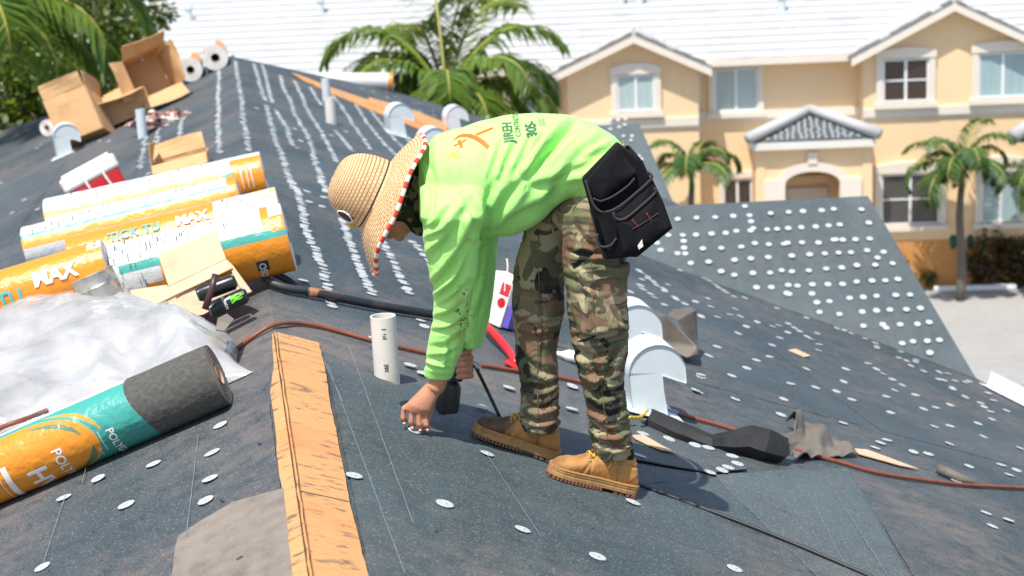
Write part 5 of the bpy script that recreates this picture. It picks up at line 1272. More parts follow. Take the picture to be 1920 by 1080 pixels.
# far hand gripping the nailer handle
w2 = atY(870, 664, YB - .03); p2c = atY(868, 684, YB - .035)
g.loft([(w2, pv(1, 0), .026, .020), (atY(872, 676, YB - .03), pv(1, 0), .030, .024), (atY(872, 694, YB - .03), pv(1, 0), .028, .022), (atY(871, 706, YB - .03), pv(1, 0), .02, .016)], 16)
for i in range(4):
    y = 668 + i * 11.5; g.tube([atY(882, y, YB - .035), atY(884, y + 2, YB - .062), atY(872, y + 4, YB - .078), atY(858, y + 5, YB - .070), atY(853, y + 5, YB - .05)], [.010, .0105, .0098, .009, .0075], 9)
g.tube([atY(876, 662, YB - .04), atY(868, 660, YB - .062), atY(856, 664, YB - .06), atY(848, 668, YB - .05)], [.012, .0115, .010, .008], 9)
root_l = np.array([foot_n[0] - .05, YM, foot_n[2]])
me = remesh(g, .0042, 3, root_l); me.name = 'person'; me.materials.append(MAT['skin'])
person = tag(link('person', me, None, None, root_l), 'worker in bright green shirt and camouflage trousers bending down to nail the felt', 'person')
gN = G()
for i, k in enumerate(kn):
    ln = (.88, 1.0, .98, .82)[i]; gN.box(k + np.array([-.004 + .004 * i * .4, -.006, -.036 * ln]) + np.array([.003, .003, -.018 * ln]), [1, 0, 0], nrm([0, .5, -1]), nrm([0, -1, -.5]), .009, .010, .0195)
part('fingernails', gN, simple('nail', (.62, .36, .27), .4), person, bev=.002)
gE = G()
for s in (-1, 1): gE.ball(hp(.012, .078, s * .03), .011, 10)
part('eyes', gE, simple('eye_white', (.6, .55, .5), .3), person, smooth=True)
part('hair', G().loft([(hp(.06, -.03), hF, .085, .078), (hp(.0, -.035), hF, .068, .079), (hp(-.06, -.045), hF, .05, .066)], 20), simple('black_hair', (.012, .01, .009), .7, .3, 80), person, smooth=True)
part('headband', G().loft([(hp(.046, .004), hF, .090, .079), (hp(.026, .004), hF, .092, .080)], 26, False), simple('red_band', (.42, .03, .025), .7), person, smooth=True)

def proj_all(V):
    v = V - EYE; z = v @ FW; return np.stack([CXP + FPX * (v @ RT) / z, CYP - FPX * (v @ UP) / z], 1)
def folds(me, org, lst, base=0.0):
    """sharp cloth folds along polylines measured in the photo, on the side that faces the camera"""
    v, n = mesh_vn(me); Wd = v + org; q = proj_all(Wd); face = np.clip((-n[:, 1] + .25) / .6, 0, 1); disp = np.zeros(len(v))
    for pts, amp, w in lst:
        P = np.array(catmull([(x, y) for x, y in pts], 5)); best = np.full(len(v), 1e9); tt = np.zeros(len(v)); sgn = np.zeros(len(v)); m = len(P) - 1
        for i in range(m):
            a, b = P[i], P[i + 1]; ab = b - a; t_ = np.clip(((q - a) @ ab) / (ab @ ab + 1e-9), 0, 1); r = q - a - t_[:, None] * ab; d = np.hypot(r[:, 0], r[:, 1]); k = d < best
            best[k] = d[k]; tt[k] = ((i + t_) / m)[k]; sgn[k] = np.sign(ab[0] * r[:, 1] - ab[1] * r[:, 0])[k]
        tap = np.sin(np.pi * np.clip(tt * .92 + .04, 0, 1)) ** .6; s = best * sgn
        disp += amp * tap * (-np.exp(-(s / w) ** 2) + .75 * np.exp(-((s - 2.0 * w) / (1.1 * w)) ** 2) + .3 * np.exp(-((s + 2.2 * w) / (1.2 * w)) ** 2))
    set_v(me, v + n * (disp * face * FOLDK)[:, None])
# --- shirt
FOLDK = 1.35
g = G()
g.loft([sec(786, 350, 66, .085, (-.1, 1)), sec(800, 348, 78, .115, (-.1, 1)), sec(822, 346, 92, .165, (0, 1)), sec(855, 342, 98, .205, (0, 1)), sec(900, 336, 105, .21, (0, 1)), sec(950, 328, 109, .20, (0, 1)), sec(1000, 316, 103, .19, (-.06, 1)), sec(1045, 304, 88, .183, (-.18, 1)), sec(1080, 304, 80, .188, (-.45, .9)), sec(1104, 312, 72, .198, (-.66, .75)), sec(1118, 322, 68, .205, (-.72, .69)), sec(1126, 331, 66, .207, (-.75, .65))], 40)
def sl(pts, Ys, dep): return [(atY(x, y, Y_), pv(*u), h * KM, d) for (x, y, h, u), Y_, d in zip(pts, Ys, dep)]
g.loft(sl([(855, 345, 66, (1, 0)), (852, 375, 62, (1, .05)), (849, 405, 57, (1, .05)), (846, 450, 50, (1, .03)), (847, 500, 44, (1, 0)), (849, 545, 37, (1, -.03)), (843, 600, 33, (1, .05)), (835, 650, 33, (1, .12)), (827, 686, 28, (1, .15)), (824, 694, 29, (1, .15)), (821, 708, 27, (1, .15))],
       [YM - .13, YM - .18] + [YA + (YHn - YA) * (y_ - 405) / 295 for y_ in (405, 450, 500, 545, 600, 650, 686, 694, 708)], [.10, .095, .085, .078, .072, .066, .058, .055, .048, .049, .046]), 30)
g.loft(sl([(880, 350, 60, (1, 0)), (890, 400, 50, (1, 0)), (899, 460, 34, (1, -.08)), (899, 530, 28, (1, 0)), (893, 590, 27, (1, .1)), (884, 630, 25, (1, .15)), (879, 648, 23, (1, .18))], [YM + .1, YB - .02, YB, YB, YB, YB - .01, YB - .02], [.1, .09, .08, .07, .06, .055, .05]), 24)
sh_o = root_l
me = remesh(g, .0044, 9, sh_o)
v, n = mesh_vn(me); Wd = v + sh_o
set_v(me, v + n * (.006 * nz(Wd, 6.0) + .0025 * nz(Wd, 15.0, 3))[:, None])
SF = [([(1078, 232), (1048, 262), (1018, 298), (992, 338)], .022, 8), ([(1000, 250), (985, 285), (962, 330)], .007, 5), ([(970, 262), (952, 300), (938, 340)], .006, 5), ([(1025, 250), (1005, 275), (985, 310)], .008, 5), ([(940, 265), (930, 300), (915, 340)], .005, 5),
      ([(1140, 285), (1085, 318), (1030, 345), (985, 352)], .010, 8), ([(1130, 262), (1090, 290), (1055, 330), (1030, 370)], .009, 8), ([(1085, 345), (1055, 352), (1018, 385), (960, 412)], .010, 9), ([(1150, 275), (1120, 288), (1090, 300)], .007, 6),
      ([(905, 435), (930, 395), (960, 360), (985, 330)], .011, 8), ([(902, 440), (945, 425), (990, 400), (1030, 380)], .008, 8), ([(905, 430), (912, 385), (925, 340)], .010, 7), ([(893, 445), (888, 400), (870, 362)], .010, 7),
      ([(880, 380), (858, 425), (828, 462), (806, 488)], .011, 7), ([(892, 420), (868, 470), (838, 512), (812, 540)], .012, 7), ([(886, 460), (862, 520), (836, 548), (816, 566)], .010, 6), ([(862, 400), (838, 432), (806, 450)], .008, 6), ([(845, 385), (820, 420), (800, 432)], .007, 5),
      ([(876, 530), (850, 560), (815, 580)], .006, 6), ([(872, 560), (845, 590), (812, 600)], .005, 6), ([(868, 600), (842, 618), (808, 622)], .006, 4), ([(862, 630), (838, 648), (804, 650)], .003, 5), ([(858, 655), (835, 668), (802, 672)], .005, 4), ([(845, 640), (842, 670), (838, 690)], .006, 4),
      ([(846, 693), (822, 690), (797, 684)], .010, 3), ([(800, 300), (812, 340), (806, 400), (796, 430)], .008, 6), ([(905, 470), (900, 520), (884, 560)], .008, 6), ([(918, 480), (912, 540), (896, 600)], .008, 6)]
folds(me, sh_o, SF)
v, n = mesh_vn(me); q = proj_all(v + sh_o)
soil = np.exp(-(((q[:, 0] - 868) / 20) ** 2 + ((q[:, 1] - 592) / 62) ** 2) ** 1.0) + .5 * np.exp(-(((q[:, 0] - 826) / 24) ** 2 + ((q[:, 1] - 470) / 30) ** 2)) * 0 + .55 * np.exp(-(((q[:, 0] - 905) / 60) ** 2 + ((q[:, 1] - 452) / 9) ** 2)) + .35 * np.exp(-(((q[:, 0] - 1090) / 40) ** 2 + ((q[:, 1] - 290) / 26) ** 2))
at = me.attributes.new('soil', 'FLOAT', 'POINT'); at.data.foreach_set('value', np.clip(soil, 0, 1).astype('f'))
me.name = 'shirt'; me.materials.append(MAT['shirt']); shirt = link('shirt', me, None, person)
bvh = BVHTree.FromPolygons([tuple(x) for x in (v + sh_o)], [tuple(p.vertices) for p in me.polygons])
def paste(polys, mat, name, lift=.0015, parent=None, sub=True):
    """flat print laid on the cloth: pixel polygons dropped onto the shirt"""
    g = G()
    for poly in polys:
        out = []
        for x, y in poly:
            d = Vector(ray(x, y)).normalized(); h, nn, _, _ = bvh.ray_cast(Vector(EYE), d)
            if h is None: break
            out.append(np.array(h + nn * lift))
        else: g.add(out, [tuple(range(len(out)))])
    if g.v: part(name, g, mat, parent or shirt)
def thick(pts, ws, k=6):
    P = np.array(catmull(pts, k)); W_ = np.interp(np.linspace(0, 1, len(P)), np.linspace(0, 1, len(ws)), ws); T = np.gradient(P, axis=0); T /= np.linalg.norm(T, axis=1)[:, None] + 1e-9; N_ = np.stack([-T[:, 1], T[:, 0]], 1)
    A, B = P + N_ * W_[:, None] / 2, P - N_ * W_[:, None] / 2
    return [[A[i], A[i + 1], B[i + 1], B[i]] for i in range(len(P) - 1)]
paste(thick([(849, 264), (864, 255), (884, 256), (902, 265), (916, 277)], [1, 5, 8, 9, 9]), MAT['orange_print'], 'emblem')
paste(thick([(892, 253), (908, 247), (924, 240)], [4, 4, 4]) + thick([(851, 274), (862, 269), (875, 262)], [3, 3, 3]) + thick([(860, 263), (863, 269), (866, 277)], [6, 6, 6]), MAT['orange_print'], 'emblem')
for k in range(5):
    a = k * 2 * math.pi / 5 + .35; paste([[(852 + 13 * math.cos(a), 291 + 13 * math.sin(a)), (852 + 4 * math.cos(a + .63), 291 + 4 * math.sin(a + .63)), (852, 291), (852 + 4 * math.cos(a - .63), 291 + 4 * math.sin(a - .63))]], MAT['gold_print'], 'star_emblem')
def back_text(s, size, xpx, ypx, mat, bold=.02):
    d = Vector(ray(xpx, ypx)).normalized(); h, nn, _, _ = bvh.ray_cast(Vector(EYE), d)
    if h is None: return
    O = atY(xpx, 330, YM); ax = nrm(atY(840, 342, YM) - atY(1060, 306, YM)); up = nrm(Z3 - ax * ax[2]); to = np.array([0, -1.0, 0]); to = nrm(to - ax * (to @ ax))
    rel = np.array(h) - O; ph0 = math.atan2(rel @ up, rel @ to); a0 = rel @ ax; r0 = math.hypot(rel @ up, rel @ to)
    vs, fs = text_mesh(s, size, bold); g = G(); out = []; ok = []
    for x, y, z in vs:
        ph = ph0 + x / r0; dr = to * math.cos(ph) + up * math.sin(ph); src = O + ax * (a0 + y) + dr * .6
        hh, n2, _, _ = bvh.ray_cast(Vector(src), Vector(-dr)); ok.append(hh is not None); out.append(np.array(hh + n2 * .0015) if hh is not None else src * 0)
    g.add(out, [f for f in fs if all(ok[i] for i in f)]); part('lettering', g, mat, shirt)
back_text('JIREH', .043, 964, 268, MAT['green_print'], .03); back_text('CONTRACTORS', .024, 977, 256, MAT['green_print'], .01); back_text('305-', .046, 1007, 254, MAT['green_print'], .04); back_text('CCC', .024, 1022, 236, MAT['green_print'], .0)

# --- trousers
FOLDK = 1.2
g = G()
g.loft([sec(1126, 300, 56, .165, (.8, -.6)), sec(1120, 335, 66, .18, (.92, -.3)), sec(1106, 375, 74, .185, (1, -.1)), sec(1094, 405, 70, .165, (1, 0)), sec(1090, 420, 60, .14, (1, 0))], 36)
nl = [(1112, 392, 70, .118), (1113, 440, 63, .112), (1115, 480, 60, .105), (1119, 560, 58, .1), (1122, 620, 55, .094), (1127, 680, 45, .082), (1134, 740, 40, .074), (1143, 800, 38, .07), (1150, 838, 38, .07), (1152, 856, 33, .062)]
g.loft([(atY(x, y, YM - .09 + (YN - YM + .09) * min(1, (y - 390) / 300)), pv(1, .04), h * KM, d) for x, y, h, d in nl], 30)
fl_ = [(1055, 392, 62, .105), (1032, 430, 54, .105), (1015, 480, 48, .10), (1009, 560, 51, .10), (1007, 620, 45, .09), (1008, 680, 39, .08), (1010, 740, 37, .072), (1013, 790, 37, .07), (1013, 804, 34, .066)]
g.loft([(atY(x, y, YM + .08 + (YF - YM - .08) * min(1, (y - 390) / 300)), pv(1, .02), h * KM, d) for x, y, h, d in fl_], 30)
g.box(atY(1134, 568, YN - .098), pv(1, .02), pv(.02, -1), np.array([0, -1.0, 0]), .155, .20, .035, taper=.9)
g.box(atY(1132, 512, YN - .10), pv(1, -.08), pv(.05, -1), np.array([0, -1.0, 0]), .17, .045, .05, taper=.9)
me = remesh(g, .0048, 6, root_l); v, n = mesh_vn(me); Wd = v + root_l; q = proj_all(Wd)
def bunch(y, a, b): return np.clip((y - a) / (b - a), 0, 1)
ph = nz(Wd, 9.0) * 4.5 + nz(Wd, 4.0, 2.0) * 5
low = bunch(q[:, 1], 640, 780)
amp = .0018 + .0045 * low; fr = 34 + 16 * low
wr = np.sin((Wd[:, 2] * 3.0 + .35 * Wd[:, 0]) * fr + ph * 1.4); wr = 1 - 2 * np.abs(wr) ** .8
set_v(me, v + n * (amp * wr * (.55 + .45 * nz(Wd, 12, 5)) + .010 * nz(Wd, 7.5, 9) + .004 * nz(Wd, 19, 4))[:, None])
TF = [([(1075, 400), (1090, 440), (1118, 470), (1130, 500)], .007, 5), ([(1060, 470), (1100, 478), (1150, 470), (1175, 462)], .009, 5), ([(1062, 520), (1095, 532), (1130, 545)], .007, 5), ([(1068, 500), (1110, 490), (1170, 500)], .009, 5), ([(1085, 530), (1108, 580), (1122, 618)], .009, 6), ([(1118, 535), (1145, 590), (1150, 620)], .008, 6), ([(1062, 545), (1070, 600), (1085, 628)], .008, 6), ([(1066, 628), (1110, 636), (1178, 618)], .012, 5),
      ([(1072, 655), (1110, 668), (1165, 660)], .011, 5), ([(1085, 690), (1120, 702), (1165, 690)], .010, 5), ([(1095, 725), (1130, 742), (1170, 728)], .011, 5), ([(1100, 760), (1140, 778), (1178, 764)], .012, 5), ([(1106, 795), (1145, 812), (1180, 800)], .013, 5), ([(1112, 825), (1150, 838), (1184, 828)], .010, 4),
      ([(1085, 640), (1120, 700), (1135, 745)], .009, 6), ([(1162, 640), (1140, 700), (1118, 750)], .008, 6),
      ([(960, 540), (1005, 552), (1055, 545)], .006, 5), ([(960, 600), (1005, 612), (1050, 600)], .008, 5), ([(970, 660), (1005, 690), (1042, 700)], .009, 6), ([(975, 720), (1010, 728), (1045, 716)], .010, 5), ([(978, 755), (1012, 764), (1048, 752)], .012, 5), ([(980, 782), (1015, 790), (1050, 780)], .010, 4), ([(1000, 440), (1010, 520), (1018, 600), (1015, 700)], .005, 3)]
folds(me, root_l, TF); me.name = 'trousers'; me.materials.append(MAT['camo']); trousers = link('trousers', me, None, person)
bvt = BVHTree.FromPolygons([tuple(x) for x in (mesh_vn(me)[0] + root_l)], [tuple(p.vertices) for p in me.polygons])
g = G()
for pts in ([(1088, 375), (1075, 395), (1080, 420), (1105, 450), (1118, 475)], [(1108, 480), (1112, 560), (1118, 640), (1130, 740), (1142, 850)], [(1010, 440), (1010, 560), (1008, 700), (1010, 800)]):
    pth = []
    for x, y in catmull(pts, 8):
        h, nn, _, _ = bvt.ray_cast(Vector(EYE), Vector(ray(x, y)).normalized())
        if h is not None: pth.append(np.array(h + nn * .0012))
    if len(pth) > 3: g.tube(pth, .0018, 6)
part('seam', g, simple('seam_tan', (.16, .115, .06), .9), trousers, smooth=True)

# --- boots
def boot(heel, toe, dirt_shade_front, label=None):
    tdir = nrm(toe - heel); up = NR; sd = nrm(np.cross(up, tdir)); sd = sd if sd[1] < 0 else -sd; ln = .30
    b = link('boot', None, parent=person); b.location = tuple(heel - root_l)
    # upper
    prof = [(.0, .03, .125, .030), (.012, .03, .142, .037), (.04, .03, .150, .042), (.085, .03, .152, .044), (.115, .03, .142, .044), (.14, .03, .122, .045), (.175, .03, .103, .048), (.21, .03, .088, .050), (.245, .03, .078, .050), (.275, .03, .066, .044), (.292, .03, .052, .032), (.300, .032, .042, .016)]
    g = G(); rs = []
    for x, z0, z1, w in prof:
        r = []
        for j in range(28):
            a = 2 * math.pi * j / 28; ct, st = math.cos(a), math.sin(a); zz = (z0 + z1) / 2 + (z1 - z0) / 2 * math.copysign(abs(st) ** .8, st)
            ww = w * math.copysign(abs(ct) ** .75, ct) * (1 - .22 * max(0, st) ** 2)
            r.append(heel + tdir * x + up * min(zz, .05) + Z3 * max(0, zz - .05) + sd * ww)
        rs.append(r)
    g.rings(rs, True, True); me = remesh(g, .0045, 5, wloc(b)); v, n = mesh_vn(me); Wd = v + wloc(b)
    xx = (Wd - heel) @ tdir; zz = (Wd - heel) @ up
    d = .004 * nz(Wd, 22) + .0016 * nz(Wd, 60, 2) - .006 * np.exp(-((xx - .178) / .005) ** 2) - .005 * np.exp(-((xx - .195 + (zz - .06) * .4) / .006) ** 2) - .0055 * np.exp(-((xx - .085 - .2 * (zz - .08)) / .003) ** 2) * (zz < .12) - .005 * np.exp(-((zz - .105) / .003) ** 2) * (xx < .09)
    set_v(me, v + n * d[:, None]); at = me.attributes.new('soil', 'FLOAT', 'POINT')
    at.data.foreach_set('value', (np.clip((xx - .165) / .04, 0, 1) * dirt_shade_front + (1 - dirt_shade_front) * .25 * np.clip((xx - .24) / .04, 0, 1)).astype('f'))  # toe darkened for dirt and for shadow put into the colour
    me.materials.append(MAT['leather']); link('upper', me, None, b)
    def outline(k, z): 
        pts = []
        for x, w in ((-.008, .0), (-.006, .022), (.004, .034), (.04, .042), (.09, .042), (.13, .042), (.18, .047), (.225, .052), (.262, .050), (.288, .038), (.303, .02), (.308, .0)): pts.append((x, w * k))
        full = pts + [(x, -w) for x, w in pts[-2:0:-1]]
        return [heel + tdir * x + sd * w + up * z for x, w in full]
    for nm, z0, z1, k, m in (('midsole', .029, .037, 1.06, 'sole'), ('welt', .0375, .043, 1.10, 'sole'), ('outsole', .012, .0285, 1.03, 'sole')):
        g = G().rings([outline(k * .98, z0), outline(k, (z0 + z1) / 2), outline(k * .98, z1)], True, True); part(nm, g, MAT[m], b)
    for i in range(15):
        x = .125 + i * .0125
        for s in (-1, 1):
            w = np.interp(x, [.12, .18, .225, .262, .288, .31], [.042, .047, .052, .05, .038, .012]); part('tread_lug', G().box(heel + tdir * x + sd * s * (w * .75) + up * .0065, tdir, sd, up, .0085, w * .62, .011), MAT['tread'], b)
    for i in range(4): part('tread_lug', G().box(heel + tdir * (.008 + i * .021) + up * .0062, tdir, sd, up, .015, .078, .012), MAT['tread'], b)
    V_ = lambda z: up * min(z, .05) + Z3 * max(0, z - .05)
    # laces and eyelets
    g = G(); ge = G()
    for i in range(4):
        x = .118 + i * .018; z = np.interp(x, [.11, .14, .175, .21], [.146, .126, .107, .092]) + .002
        for s in (-1, 1):
            g.tube(catmull([heel + tdir * x + sd * s * .030 + V_(z - .012), heel + tdir * (x - .005) + V_(z + .004), heel + tdir * (x - .014) - sd * s * .030 + V_(z - .004)], 4), .0028, 6)
            ge.ball(heel + tdir * x + sd * s * .034 + V_(z - .018), .0038, 8)
    g.tube(catmull([heel + tdir * .108 + sd * .02 + V_(.146), heel + tdir * .10 + sd * .048 + V_(.12), heel + tdir * .112 + sd * .052 + V_(.085)], 5), .003, 6)
    g.tube(catmull([heel + tdir * .108 + sd * .01 + V_(.148), heel + tdir * .088 + sd * .046 + V_(.14), heel + tdir * .085 + sd * .05 + V_(.11), heel + tdir * .10 + sd * .046 + V_(.13)], 5), .003, 6)
    part('lace', g, MAT['lace'], b, smooth=True); part('eyelet', ge, MAT['steel'], b, smooth=True)
    part('sock_collar', G().loft([(heel + tdir * .048 + up * .05 + Z3 * .08, tdir, .043, .038), (heel + tdir * .05 + up * .05 + Z3 * .135, tdir, .038, .034)], 20, side=sd), simple('black_sock', (.012, .012, .013), .9), b, smooth=True)
    return b
hn, tn_ = R(1184, 934), R(1024, 894); boot(hn + NR * .010, tn_ + NR * .010, 0.12)
hf, tf = R(1040, 872), R(884, 822); boot(hf + NR * .012, tf + NR * .020, .98)  # far boot: front colour carries dirt plus painted shadow

# --- gaiter, hat
g = G().loft([sec(716, 380, 40, .070, (.4, 1), YM - .02), sec(728, 378, 50, .074, (.35, 1), YM - .02), sec(742, 376, 55, .076, (.25, 1), YM - .02), sec(760, 375, 62, .082, (.15, 1), YM - .01), sec(782, 371, 70, .085, (.05, 1)), sec(800, 368, 70, .08, (0, 1))], 28)
me = remesh(g, .006, 4, root_l); v, n = mesh_vn(me); Wd = v + root_l; set_v(me, v + n * (.006 * np.sin(Wd[:, 0] * 90 + 4 * nz(Wd, 8) + Wd[:, 2] * 40))[:, None]); me.name = 'neck_gaiter'; me.materials.append(MAT['camo_dark']); link('neck_gaiter', me, None, person)
t = NT('straw'); u_ = t.attr('UVx', 'Fac')
uv = t.n('ShaderNodeUVMap').outputs[0]; br = t.n('ShaderNodeTexBrick'); t.put(br.inputs['Vector'], t.mix(.012, t.mapping(uv, (64, 15, 1)), t.noise(14, 3, .6, out=1), 'ADD')); br.inputs['Scale'].default_value = 1.0; br.inputs['Mortar Size'].default_value = .09; br.inputs['Row Height'].default_value = .5; br.inputs['Brick Width'].default_value = 1.3
br.inputs['Color1'].default_value = (.78, .53, .29, 1); br.inputs['Color2'].default_value = (.66, .41, .19, 1); br.inputs['Mortar'].default_value = (.26, .13, .045, 1)
c = t.mix(t.ramp(t.noise(6, 4), [(.3, 0.0), (.7, .3)]), br.outputs[0], (.74, .52, .31)); t.base(c).rough(.7); t.bump(br.outputs['Fac'], -.9, .008); MAT['straw'] = t.m
MAT['bind'] = printed('striped_binding', .8)
hatU = nrm(np.array([-.87, -.10, .48])); hatF = nrm(np.array([-.50, 0, -.86])); hatF = nrm(hatF - hatU * (hatF @ hatU)); hatS = np.cross(hatU, hatF); hatS = hatS if hatS[1] < 0 else -hatS
HB = atY(707, 366, YM - .02)
hat = link('straw_hat', None, parent=person); hat.location = tuple(HB - root_l)
def brimz(a, r):            # a: 0 front, pi back, +-pi/2 sides
    f = (r - .1) / .13; return -(.052 * abs(math.sin(a)) ** 1.5 + .105 * max(0, math.cos(a)) ** 2 + .055 * max(0, -math.cos(a)) ** 2 + .008 * math.sin(a * 5)) * max(f, 0) ** 1.4
NA = 96; prof = []
for i in range(15):
    t_ = i / 14; prof.append((('crown'), t_))
rs = []; vv = []
for i in range(30):
    f = i / 29; ring = []
    for j in range(NA):
        a = 2 * math.pi * j / NA; ca, sa = math.cos(a), math.sin(a)
        if f < .62:
            k = f / .62; th = k * math.pi / 2
            rr = .104 * math.sin(th) ** .62 if k > 0 else .004; z = .150 * max(0, math.cos(th)) ** .85
            rr = max(rr, .004); er, es = 1.10, .92
            z += .008 * math.sin(k * math.pi) * 0
        else:
            k = (f - .62) / .38; rr = .104 + k * .118; er, es = 1.10 - .03 * k, .92 + .04 * k; z = brimz(a, rr)
        ring.append(HB + hatF * ca * rr * er + hatS * sa * rr * es + hatU * z)
    rs.append(ring)
g = G().rings(rs, True, False); me = g.mesh('hat_shell', wloc(hat), True)
uvl = me.uv_layers.new(name='UVMap'); nV = NA
loop_v = np.empty(len(me.loops), 'i'); me.loops.foreach_get('vertex_index', loop_v)
uu = (loop_v % nV) / nV; vv_ = (loop_v // nV) / 29.0
fu = np.repeat(np.arange(len(me.polygons)), 4) % nV; wrapf = (fu == nV - 1) & (loop_v % nV == 0); uu = np.where(wrapf, 1.0, uu)
uvl.data.foreach_set('uv', np.stack([uu, vv_], 1).astype('f').ravel())
me.materials.append(MAT['straw']); ho = link('hat_shell', me, None, hat); so_m = ho.modifiers.new('solid', 'SOLIDIFY'); so_m.thickness = .004
edge = [p for p in rs[-1]] + [rs[-1][0]]
edge2 = []
for i in range(NA):
    for k in range(2): edge2.append(edge[i] + (edge[i + 1] - edge[i]) * k / 2)
edge2.append(edge2[0])
part('striped_binding', G().tube(edge2, .0075, 8, False, colf=lambda i, j: (.66, .045, .02) if (i // 3) % 2 == 0 else (.78, .74, .68)), MAT['bind'], hat, smooth=True)
def crown_pt(a, k, lift=.003):
    th = k * math.pi / 2; rr = .104 * math.sin(th) ** .62; z = .150 * max(0, math.cos(th)) ** .85
    return HB + hatF * math.cos(a) * rr * 1.10 * (1 + lift * 9) + hatS * math.sin(a) * rr * .92 * (1 + lift * 9) + hatU * (z + lift * .3)
part('hat_cord', G().tube([crown_pt(2 * math.pi * i / 60, .97) for i in range(61)], .003, 6, False), MAT['ink'], hat, smooth=True)
pa = [[crown_pt(.25 + .5 * i / 8, .62 + .24 * j / 4, .004) for i in range(9)] for j in range(5)]
part('round_patch', ribbon(pa, '', th=.004), simple('dark_patch', (.06, .03, .03), .7), hat); part('patch_rim', G().tube([crown_pt(.5 + .27 * math.cos(t_), .74 + .13 * math.sin(t_), .006) for t_ in np.linspace(0, 2 * math.pi, 25)], .003, 6), MAT['letter_white'], hat, smooth=True)
gk = G(); gk.ball(atY(661, 420, YM - .03), .016, 10, (1.1, .8, .7)); part('chin_cord_knot', gk, MAT['yellow'], hat, smooth=True)

# --- tool belt and pouch
belt = link('tool_belt', None, parent=person); belt.location = (0, 0, 0)
wc = atY(1136, 334, YM); wu = pv(.78, -.62)
pth = [wc + wu * .120 * math.cos(a) + np.array([0, -1.0, 0]) * .205 * math.sin(a) for a in np.linspace(0, 2 * math.pi, 49)]
ax_ = np.cross(wu, [0, 1.0, 0]); ax_ = nrm(ax_)
part('strap', G().rings([[p - ax_ * .026, p + ax_ * .026, p + ax_ * .026 + nrm(p - wc) * .006, p - ax_ * .026 + nrm(p - wc) * .006] for p in pth], True, False), MAT['nylon'], belt, smooth=False)
def slabpx(name, px, Y0, th, mat, bev=.008, bulge=0.0):
    P = [atY(x, y, Y0) for x, y in px]; c = sum(P) / len(P); off = np.array([0, -1.0, 0])
    bd = []
    for i in range(len(P)):
        for k in range(4): bd.append(P[i] + (P[(i + 1) % len(P)] - P[i]) * k / 4)
    rs = [bd, [p + off * th for p in bd]]
    for k in (.9, .75, .6, .45, .3, .15, .04): rs.append([c + (p - c) * k + off * (th + bulge * (1 - k * k) + .003 * mnoise.noise(Vector((c + (p - c) * k) * 14))) for p in bd])
    g = G().rings(rs, True, True); o = part(name, g, mat, belt, auto=60); bevel(o, bev, 3); return o
YP = 4.90
slabpx('pouch_back', [(1090, 332), (1156, 264), (1204, 300), (1259, 422), (1192, 477), (1132, 484), (1112, 410)], YP, .035, MAT['nylon'])
slabpx('tool_flap', [(1098, 338), (1157, 268), (1176, 300), (1194, 322), (1126, 376), (1112, 366)], YP - .038, .02, MAT['nylon'], .006, .01)
slabpx('pouch_pocket', [(1113, 384), (1132, 398), (1160, 388), (1222, 334), (1240, 372), (1258, 422), (1192, 476), (1140, 474)], YP - .038, .05, MAT['nylon'], .014, .018)
slabpx('pouch_pocket', [(1153, 408), (1172, 410), (1230, 360), (1256, 420), (1192, 473), (1166, 468)], YP - .088, .035, MAT['nylon'], .012, .016)
slabpx('pouch_pocket', [(1186, 428), (1234, 398), (1252, 424), (1194, 468)], YP - .124, .014, MAT['nylon'], .006, .006)
def rim(px, Y0, r=.0035, mat='piping', name='piping'): part(name, G().tube(catmull([atY(x, y, Y0) for x, y in px], 6), r, 7), MAT[mat], belt, smooth=True)
rim([(1098, 338), (1104, 358), (1114, 386), (1132, 398), (1160, 388), (1195, 360), (1222, 334), (1214, 322)], YP - .092, .0042)
rim([(1126, 378), (1150, 368), (1178, 348), (1190, 334)], YP - .066); rim([(1150, 398), (1154, 409), (1172, 410), (1205, 384), (1229, 361), (1226, 352)], YP - .126, .0045)
rim([(1112, 372), (1126, 378)], YP - .06); rim([(1120, 438), (1121, 456), (1130, 463), (1145, 460), (1156, 447)], YP - .10, .004); rim([(1186, 430), (1210, 416), (1234, 400)], YP - .142, .002)
for px in ([(1186, 412), (1198, 426)], [(1213, 400), (1222, 416)]): rim(px, YP - .142, .0011, 'red', 'red_stitching')
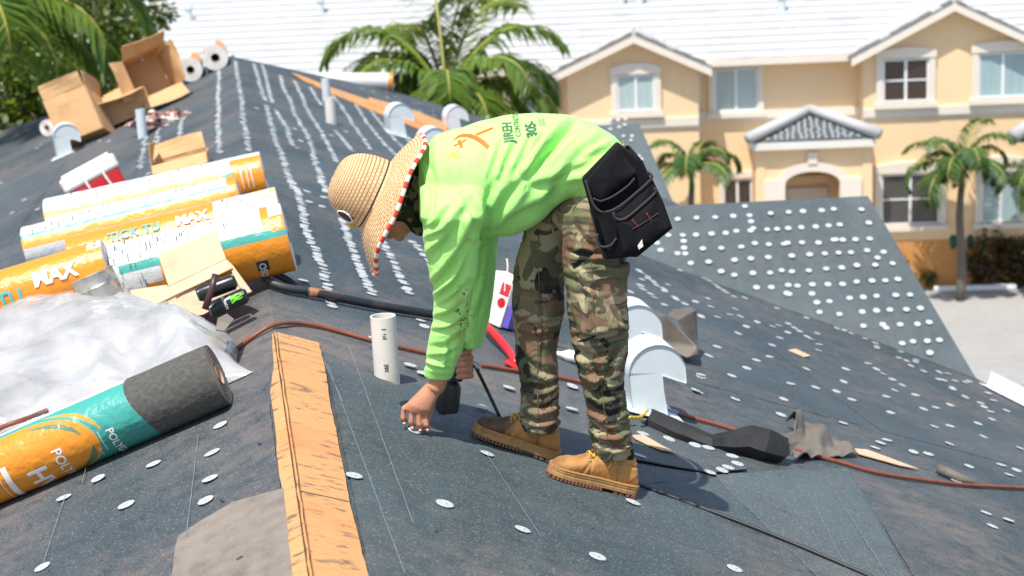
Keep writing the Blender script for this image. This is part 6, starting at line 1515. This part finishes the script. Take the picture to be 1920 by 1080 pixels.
part('white_mark', G().prism([atY(1196, 462, YP - .16), atY(1204, 450, YP - .16), atY(1206, 462, YP - .16), atY(1198, 468, YP - .16)], np.array([0, .01, 0])), MAT['letter_white'], belt)

# ------------------------------------------------------------------ nail gun and its hose
YG = YB - .045
ng = thing('nail_gun', atY(843, 772, YG), 'black coil nail gun held low in the far hand', 'nail gun')
cax = pv(.16, -1)
part('canister', G().lathe(atY(838, 770, YG), cax, [(-.002, .030), (.0, .038), (.006, .041), (.085, .041), (.10, .034), (.108, .020)], 28), MAT['black'], ng, auto=35)
part('handle', G().tube([atY(852, 694, YG), atY(868, 688, YG), atY(886, 680, YG + .005)], [.018, .0175, .02], 14), MAT['black'], ng, smooth=True)
part('drive_body', G().lathe(atY(854, 712, YG), pv(.22, -1), [(0, .024), (.01, .027), (.06, .027), (.07, .022)], 22), MAT['black'], ng, auto=35)
part('cylinder_cap', G().box(atY(864, 652, YG - .02), pv(1, .2), np.array([0, 1.0, 0]), pv(.22, -1), .017, .04, .05), MAT['steel'], ng, bev=.004)
part('nose_piece', G().prism([atY(820, 768, YG - .02), atY(834, 770, YG - .02), atY(836, 779, YG - .02), atY(824, 777, YG - .02)], np.array([0, .03, 0])), MAT['black'], ng)
part('hose_fitting', G().lathe(atY(886, 680, YG + .005), pv(.6, .5), [(0, .010), (.012, .010), (.013, .013), (.02, .013), (.021, .009), (.034, .009)], 16), MAT['steel'], ng, auto=40)
part('trigger', G().tube(catmull([atY(862, 700, YG), atY(860, 710, YG - .005), atY(868, 704, YG - .004)], 4), .004, 7), MAT['black'], ng, smooth=True)
hp_ = [atY(889, 683, YG + .005), atY(900, 704, YG + .02), atY(915, 735, YG + .05), atY(934, 775, YF + .10), atY(948, 800, YF + .16), R(985, 826, .014), R(1062, 864, .014), R(1120, 884, .014), R(1190, 906, .014), R(1300, 946, .014), R(1450, 1003, .018), R(1640, 1084, .018), R(1800, 1160, .014)]
cable('air_hose', hp_, .0062, MAT['black'], 'thin black air hose running from the nail gun past both boots')
